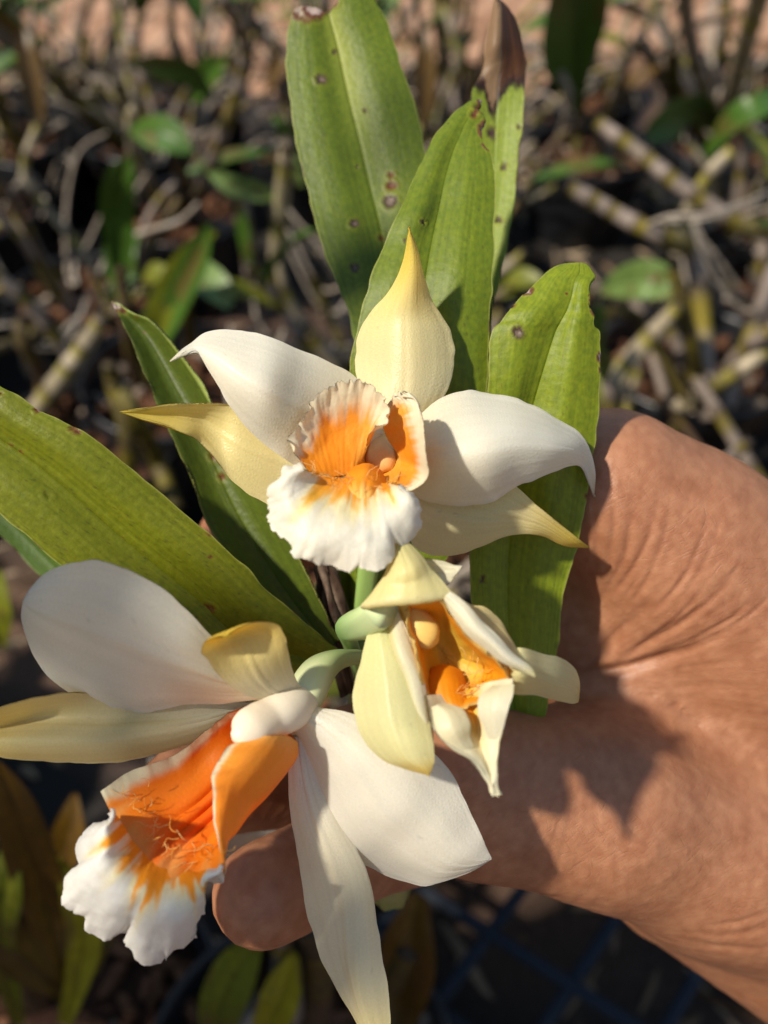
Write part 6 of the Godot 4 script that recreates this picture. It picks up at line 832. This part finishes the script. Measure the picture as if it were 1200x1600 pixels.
func leaf_mesh(rows: Array, style: int, salt: float, nu := 8, nv := 18) -> ArrayMesh:
	var a: Color = [Color(0.0548, 0.1337, 0.0146), Color(0.153, 0.18, 0.0108), Color(0.144, 0.234, 0.054), Color(0.09, 0.0406, 0.0054), Color(0.36, 0.297, 0.009)][style]
	var b: Color = [Color(0.091, 0.1882, 0.0219), Color(0.234, 0.243, 0.018), Color(0.198, 0.297, 0.09), Color(0.162, 0.0856, 0.0072), Color(0.414, 0.36, 0.018)][style]
	var tint := func(u: float, v: float, _p: Vector3) -> Color:
		var c := mixc(a, b, 0.5 + 0.8 * noise(u * 12.0, v * 4.0, salt))
		c = mixc(c, c * 0.7, smoothstep(0.06, 0.0, absf(u - 0.5)))
		return mixc(c, Color(0.16, 0.09, 0.03), smoothstep(0.25, 0.5, noise(u * 6.0, v * 9.0, salt + 20.0)) * 0.7)
	return sheet(rows, nu, nv, 0.0012, tint, func(u: float, v: float, _p: Vector3) -> float: return -0.0008 * exp(-pow((u - 0.5) / 0.08, 2.0)) + 0.0012 * noise(u * 2.0, v * 6.0, salt))

func lathe(profile: PackedVector2Array, sides: int, tint: Callable) -> ArrayMesh:
	var v := PackedVector3Array()
	var c := PackedColorArray()
	var ix := PackedInt32Array()
	var w := sides + 1
	for j in profile.size():
		for i in w:
			var a := TAU * i / sides
			v.append(Vector3(cos(a) * profile[j].x, profile[j].y, sin(a) * profile[j].x))
			c.append(tint.call(float(j) / (profile.size() - 1), a))
	for j in profile.size() - 1:
		for i in sides:
			var a := j * w + i
			ix.append_array([a, a + w, a + 1, a + 1, a + w, a + w + 1])
	var n := grid_normals(v, sides, profile.size() - 1)
	for j in profile.size():
		var s := (n[j * w] + n[j * w + sides]).normalized()
		n[j * w] = s
		n[j * w + sides] = s
	return arrays(v, n, c, PackedVector2Array(), ix)

func make_pot(radius: float, high: float) -> Node3D:
	var pot := Node3D.new()
	var r := radius
	var plain := func(t: float, a: float) -> Color: return Color(1, 1, 1) * (1.0 + 0.5 * noise(a * 2.0, t * 3.0))
	part("wall", lathe(PackedVector2Array([Vector2(r * 0.70, 0.001), Vector2(r * 0.72, 0.0), Vector2(r * 0.94, high - 0.014), Vector2(r * 0.90, high - 0.014), Vector2(r * 0.69, 0.003)]), 40, plain), M.pot, pot)
	part("rim", lathe(PackedVector2Array([Vector2(r * 0.945, high - 0.015), Vector2(r * 0.985, high - 0.014), Vector2(r, high - 0.002), Vector2(r * 0.985, high), Vector2(r * 0.955, high), Vector2(r * 0.94, high - 0.003), Vector2(r * 0.91, high - 0.0145)]), 40, plain), M.pot, pot)
	var st := SurfaceTool.new()
	st.begin(Mesh.PRIMITIVE_TRIANGLES)
	var bed := func(t: float, a: float) -> Color: return Color(0.07, 0.035, 0.02)
	join(st, lathe(PackedVector2Array([Vector2(r * 0.90, high - 0.024), Vector2(r * 0.5, high - 0.020), Vector2(0.0005, high - 0.018)]), 24, bed))
	for k in 70:
		var d := sqrt(rng.randf()) * r * 0.84
		var a := rng.randf() * TAU
		var s := rng.randf_range(0.005, 0.013)
		var tone := mixc(Color(0.10, 0.045, 0.022), Color(0.30, 0.15, 0.08), rng.randf())
		if rng.randf() < 0.1: tone = Color(0.36, 0.30, 0.24)
		var l := PackedVector3Array([Vector3(-s, 0, 0), Vector3(-s * 0.4, s * 0.12, 0), Vector3(s * 0.5, -s * 0.08, 0), Vector3(s, 0, s * 0.1)])
		var chip := tube(l, PackedFloat32Array([s * 0.2, s * 0.42, s * 0.38, s * 0.16]), 6, 4, func(_t: float, w: float) -> Color: return tone * (0.9 + 0.3 * sin(w * 2.0 + s * 900.0)))
		join(st, chip, Transform3D(Basis.from_euler(Vector3(rng.randf_range(-0.5, 0.5), rng.randf() * TAU, rng.randf_range(-0.5, 0.5))), Vector3(cos(a) * d, high - 0.018 + rng.randf_range(-0.002, 0.006), sin(a) * d)))
	part("potting_bark", st.commit(), M.bark, pot, "stuff")
	return pot

func make_plant(high: float, lush: float) -> Node3D:
	var plant := Node3D.new()
	for k in rng.randi_range(9, 14):
		var a := rng.randf() * TAU
		var base := Vector3(cos(a), 0, sin(a)) * rng.randf_range(0.004, 0.028) + Vector3(0, high - 0.02, 0)
		var lean := rng.randf_range(0.15, 1.15)
		var d := Vector3(cos(a) * sin(lean), cos(lean), sin(a) * sin(lean))
		var length := rng.randf_range(0.05, 0.16)
		var side := Vector3(rng.randf_range(-1, 1), rng.randf_range(-0.2, 0.5), rng.randf_range(-1, 1)) * length * 0.3
		var l := PackedVector3Array([base, base + d * length * 0.35 + side * 0.4, base + d * length * 0.7 + side, base + d * length + side * 0.8])
		var style: int = [0, 0, 2, 1, 4, 2, 0][rng.randi_range(0, 6)]
		part("cane", cane_mesh(l, rng.randf_range(0.0022, 0.0042), rng.randf_range(0.0018, 0.0032), style, rng.randf() * 90.0), M.cane, plant)
		if rng.randf() < lush:
			for q in rng.randi_range(1, 3):
				var along := d.rotated(Vector3(rng.randf_range(-1, 1), rng.randf_range(-1, 1), rng.randf_range(-1, 1)).normalized(), rng.randf_range(0.3, 1.0))
				var wide := along.cross(Vector3(rng.randf_range(-0.4, 0.4), 1, rng.randf_range(-0.4, 0.4))).normalized()
				var long := rng.randf_range(0.045, 0.085)
				var broad := rng.randf_range(0.0055, 0.0105)
				var rows := []
				var p := l[3] - d * length * 0.12 * q
				for s in 6:
					var t := s / 5.0
					var hw: float = broad * [0.35, 0.8, 1.0, 0.85, 0.5, 0.05][s]
					var m := p + along * long * t - Vector3(0, 0.022 * t * t, 0)
					var lift := along.cross(wide) * hw * -0.3
					rows.append(PackedVector3Array([m - wide * hw + lift, m, m + wide * hw + lift]))
				part("leaf", leaf_mesh(rows, [0, 0, 0, 2, 1, 3][rng.randi_range(0, 5)], rng.randf() * 90.0), M.old_leaf, plant)
	for k in rng.randi_range(7, 11):
		var a := rng.randf() * TAU
		var p := Vector3(cos(a), 0, sin(a)) * 0.02 + Vector3(0, high - 0.012, 0)
		var l := PackedVector3Array([p])
		for q in 4:
			p += Vector3(cos(a + q * 0.5) * 0.022, rng.randf_range(-0.008, 0.034), sin(a + q * 0.5) * 0.022)
			l.append(p)
		part("root", cane_mesh(l, rng.randf_range(0.0012, 0.0022), 0.0009, 3, rng.randf() * 90.0), M.dry, plant)
	return plant

const NTH := ["first", "second", "third", "fourth", "fifth", "sixth", "seventh", "eighth", "ninth", "tenth", "eleventh", "twelfth", "thirteenth", "fourteenth", "fifteenth"]

func put_pot(proto: Node3D, at: Vector3, turn: float, label: String, group: String) -> void:
	var o: Node3D = proto.duplicate()
	o.name = numbered("plant_pot")
	add_child(o)
	o.position = at
	o.rotation = Vector3(rng.randf_range(-0.05, 0.05), turn, rng.randf_range(-0.05, 0.05))
	tag(o, label, "pot", group)

func background() -> void:
	var plane := PlaneMesh.new()
	plane.size = Vector2(60, 60)
	M.soil.vertex_color_use_as_albedo = false
	var ground := part("ground", plane, M.soil, self, "structure")
	ground.set_meta("label", "bare reddish sandy ground in the sun beyond the pots")
	var cloth := part("ground_cloth", ground_cloth(), M.cloth, self, "structure")
	cloth.set_meta("label", "black woven weed cloth under the rows of pots")
	var pots := [make_pot(0.055, 0.085), make_pot(0.06, 0.095), make_pot(0.05, 0.08)]
	var used := []
	for n in NEIGHBOURS.size():
		var d: Dictionary = NEIGHBOURS[n]
		var at := Vector3(d.pot[0], 0, d.pot[1])
		used.append([at, d.pot[2]])
		var proto := make_pot(d.pot[2], d.pot[3])
		put_pot(proto, at, n * 1.3, d.pot_label, "nursery pots standing on the ground")
		proto.free()
		var plant := thing("potted_orchid", d.label, "orchid", Transform3D(Basis(), at), "orchids growing in the nursery pots")
		for c in d.canes:
			var l := flat3(c, 3)
			for k in l.size(): l[k] -= at
			part("cane", cane_mesh(l, c[0], c[1], c[2], rng.randf() * 90.0), M.cane, plant)
		for c in d.roots:
			var l := flat3(c, 3)
			for k in l.size(): l[k] -= at
			part("root", cane_mesh(l, c[0], c[1], c[2], rng.randf() * 90.0), M.dry, plant)
		for c in d.leaves:
			var rows := []
			for k in range(1, c.size()):
				var r := flat3(c[k], 0)
				for q in r.size(): r[q] -= at
				rows.append(r)
			part("leaf", leaf_mesh(rows, c[0], rng.randf() * 90.0, 12, 30), M.old_leaf, plant)
	tray()
	var plants := []
	for k in 9: plants.append(make_plant(0.085, 0.16 if k % 3 else 0.32))
	var row := 0
	var z := 0.10
	while z > -0.84:
		var half := 0.30 + (0.10 - z) * 0.42
		var x := -half + (0.06 if row % 2 else 0.0)
		var nth := 0
		while x < half:
			var at := Vector3(x + rng.randf_range(-0.012, 0.012), 0, z + rng.randf_range(-0.014, 0.014))
			x += 0.128
			var free := true
			for u in used:
				if at.distance_to(u[0]) < u[1] + 0.058: free = false
			if Rect2(-0.10, -0.10, 0.34, 0.26).has_point(Vector2(at.x, at.z)): free = false
			if not free: continue
			var which := "%s row of pots beyond the hand, %s from the left" % [NTH[row], NTH[nth]]
			put_pot(pots[rng.randi_range(0, 2)], at, rng.randf() * TAU, "black nursery pot, " + which, "nursery pots standing on the ground")
			var o: Node3D = plants[rng.randi_range(0, 8)].duplicate()
			o.name = numbered("potted_orchid")
			add_child(o)
			o.position = at
			o.rotation.y = rng.randf() * TAU
			o.scale = Vector3.ONE * rng.randf_range(0.95, 1.15) * (1.1 if row >= 7 else 1.0)
			tag(o, "old banded orchid canes, " + which, "orchid", "orchids growing in the nursery pots")
			nth += 1
		row += 1
		z -= 0.117
	for p in pots: p.free()
	for p in plants: p.free()
	litter()

func ground_cloth() -> ArrayMesh:
	var rows := []
	for j in 24:
		var z := lerpf(0.8, -1.0, j / 23.0)
		var r := PackedVector3Array()
		for i in 30:
			var x := lerpf(-1.6, 1.6, i / 29.0)
			r.append(Vector3(x, 0.006 + 0.004 * noise(x * 20.0, z * 20.0), z + 0.05 * noise(x * 6.0, 3.0)))
		rows.append(r)
	return sheet(rows, 60, 50, 0.001, func(u: float, v: float, _p: Vector3) -> Color:
		return mixc(Color(0.028, 0.024, 0.023), Color(0.15, 0.09, 0.058), smoothstep(-0.15, 0.45, noise(u * 60.0, v * 40.0))))

func tray() -> void:
	var o := thing("lattice_tray", "dark blue plastic lattice tray on the ground below the wrist", "tray", Transform3D(Basis(), Vector3(TRAY_AT.x, 0, TRAY_AT.z)))
	var high := TRAY_AT.y
	var bar := func(a: Vector3, b: Vector3, r: float, called: String) -> void:
		part(called, tube(PackedVector3Array([a, a.lerp(b, 0.33), a.lerp(b, 0.66), b]), PackedFloat32Array([r, r, r, r]), 8, 30, func(t: float, w: float) -> Color: return mixc(Color.WHITE, Color(3.2, 1.9, 0.9), smoothstep(0.05, 0.5, noise(t * 14.0 + a.x * 90.0, w * 2.0, b.z * 70.0)))), M.lattice, o)
	var up := Vector3(0, high, 0)
	for k in range(-2, 5):
		bar.call(TRAY_X * k + TRAY_Y * -3.0 + up, TRAY_X * k + TRAY_Y * 3.0 + up, 0.0032, "bar")
	for k in range(-3, 4):
		bar.call(TRAY_X * -2.0 + TRAY_Y * k + up + Vector3(0, 0.002, 0), TRAY_X * 4.0 + TRAY_Y * k + up + Vector3(0, 0.002, 0), 0.003, "bar")
	var lift := Vector3(0, high + 0.006, 0)
	var c := [TRAY_X * -2.0 + TRAY_Y * -3.0, TRAY_X * 4.0 + TRAY_Y * -3.0, TRAY_X * 4.0 + TRAY_Y * 3.0, TRAY_X * -2.0 + TRAY_Y * 3.0]
	for k in 4:
		bar.call(c[k] + lift, c[(k + 1) % 4] + lift, 0.006, "rim")
		bar.call(c[k] + lift, c[k] + Vector3(0, 0.001, 0), 0.006, "leg")

func litter() -> void:
	var st := SurfaceTool.new()
	st.begin(Mesh.PRIMITIVE_TRIANGLES)
	for k in 2600:
		var p := Vector3(rng.randf_range(-0.75, 0.75), rng.randf_range(0.003, 0.008), rng.randf_range(-1.15, 0.25))
		var tone := mixc(Color(0.08, 0.045, 0.025), Color(0.44, 0.34, 0.23), rng.randf())
		var d := Vector3(rng.randf_range(-1, 1), rng.randf_range(-0.08, 0.08), rng.randf_range(-1, 1)).normalized() * rng.randf_range(0.006, 0.03)
		var r := rng.randf_range(0.0008, 0.0035)
		join(st, tube(PackedVector3Array([p - d, p - d * 0.3 + Vector3(0, r, 0), p + d * 0.4, p + d]), PackedFloat32Array([r * 0.4, r, r, r * 0.3]), 5, 5, func(_t: float, _w: float) -> Color: return tone))
	var o := part("litter", st.commit(), M.litter, self)
	tag(o, "dry twigs and bark scraps scattered on the ground between the pots", "litter", "", "stuff")


# A leafy branch behind the viewer: its leaves throw the soft patches of shade on the left flower, the tall leaf and the pots.
func overhead_branch() -> void:
	var o := thing("tree_branch", "leafy branch hanging overhead behind the viewer, out of the picture", "branch", hold)
	var sun := SUN.normalized()
	var across := sun.cross(Vector3.UP).normalized()
	var over := across.cross(sun)
	var bark := func(t: float, w: float) -> Color: return mixc(Color(0.10, 0.07, 0.045), Color(0.19, 0.14, 0.09), 0.5 + noise(t * 20.0, w))
	var spine := PackedVector3Array([Vector3(-330, -260, 180), Vector3(-345, -60, 250), Vector3(-370, 160, 320), Vector3(-420, 380, 420), Vector3(-520, 640, 620)])
	for k in spine.size(): spine[k] *= 0.001
	part("bough", tube(spine, PackedFloat32Array([0.002, 0.004, 0.005, 0.006, 0.008]), 12, 60, bark), M.cane, o)
	for d in OVERHEAD:
		var at := Vector3(d[0], d[1], d[2]) * 0.001
		var turned := across.rotated(sun, d[5])
		var wide := turned.cross(sun)
		var long: float = d[3] * 0.001
		var half: float = d[4] * 0.0005
		var tilt := sun * rng.randf_range(-0.3, 0.3)
		var rows := []
		for s in 8:
			var t := s / 7.0
			var hw: float = half * [0.12, 0.6, 0.9, 1.0, 0.95, 0.75, 0.4, 0.02][s]
			var m := at + (turned + tilt) * long * (t - 0.5)
			rows.append(PackedVector3Array([m - wide * hw + sun * hw * 0.2, m, m + wide * hw + sun * hw * 0.2]))
		part("leaf", leaf_mesh(rows, 0, rng.randf() * 90.0, 10, 20), M.old_leaf, o)
		var foot: Vector3 = rows[0][1]
		var near := spine[0]
		for q in spread(spine, 40):
			if q.distance_to(foot) < near.distance_to(foot): near = q
		part("twig", tube(PackedVector3Array([near, near.lerp(foot, 0.4) + Vector3(0, 0.012, 0), near.lerp(foot, 0.8) + Vector3(0, 0.004, 0), foot]), PackedFloat32Array([0.0016, 0.0011, 0.0008, 0.0005]), 6, 14, bark), M.cane, o)


func _ready() -> void:
	rng.seed = 20240
	grain.noise_type = FastNoiseLite.TYPE_SIMPLEX_SMOOTH
	grain.frequency = 0.25
	grain.fractal_octaves = 2
	# camera: a phone close to the flowers, looking down over the pots
	var cam := Camera3D.new()
	cam.name = "camera"
	add_child(cam)
	cam.transform = hold * Transform3D(Basis(), Vector3(0, 0, LENS_GAP))
	cam.near = 0.01
	cam.far = 60.0
	var lens := CameraAttributesPhysical.new()
	lens.frustum_focal_length = 21.649
	lens.frustum_near = 0.01
	lens.frustum_far = 60.0
	lens.frustum_focus_distance = 0.126
	lens.exposure_aperture = 9.2
	cam.attributes = lens
	cam.fov = 58.0
	cam.current = true
	var sky := ProceduralSkyMaterial.new()
	sky.sky_top_color = Color(0.55, 0.66, 0.80)
	sky.sky_horizon_color = Color(0.88, 0.87, 0.84)
	sky.ground_horizon_color = Color(0.55, 0.47, 0.40)
	sky.ground_bottom_color = Color(0.35, 0.27, 0.21)
	var env := Environment.new()
	env.background_mode = Environment.BG_SKY
	env.sky = Sky.new()
	env.sky.sky_material = sky
	env.background_energy_multiplier = 0.62
	env.tonemap_mode = Environment.TONE_MAPPER_LINEAR
	env.tonemap_exposure = 1.45
	env.sdfgi_enabled = true
	env.ssao_enabled = true
	env.ssil_enabled = true
	var we := WorldEnvironment.new()
	we.environment = env
	we.name = "environment"
	add_child(we)
	var sun := DirectionalLight3D.new()
	sun.name = "sun"
	sun.light_energy = 1.45
	sun.light_angular_distance = 2.6
	sun.light_color = Color(1.0, 0.96, 0.90)
	sun.shadow_enabled = true
	add_child(sun)
	var towards := hold.basis * SUN
	sun.look_at_from_position(Vector3.ZERO, -towards, Vector3.UP)
	materials()
	background()
	hand()
	held_plant()
	overhead_branch()
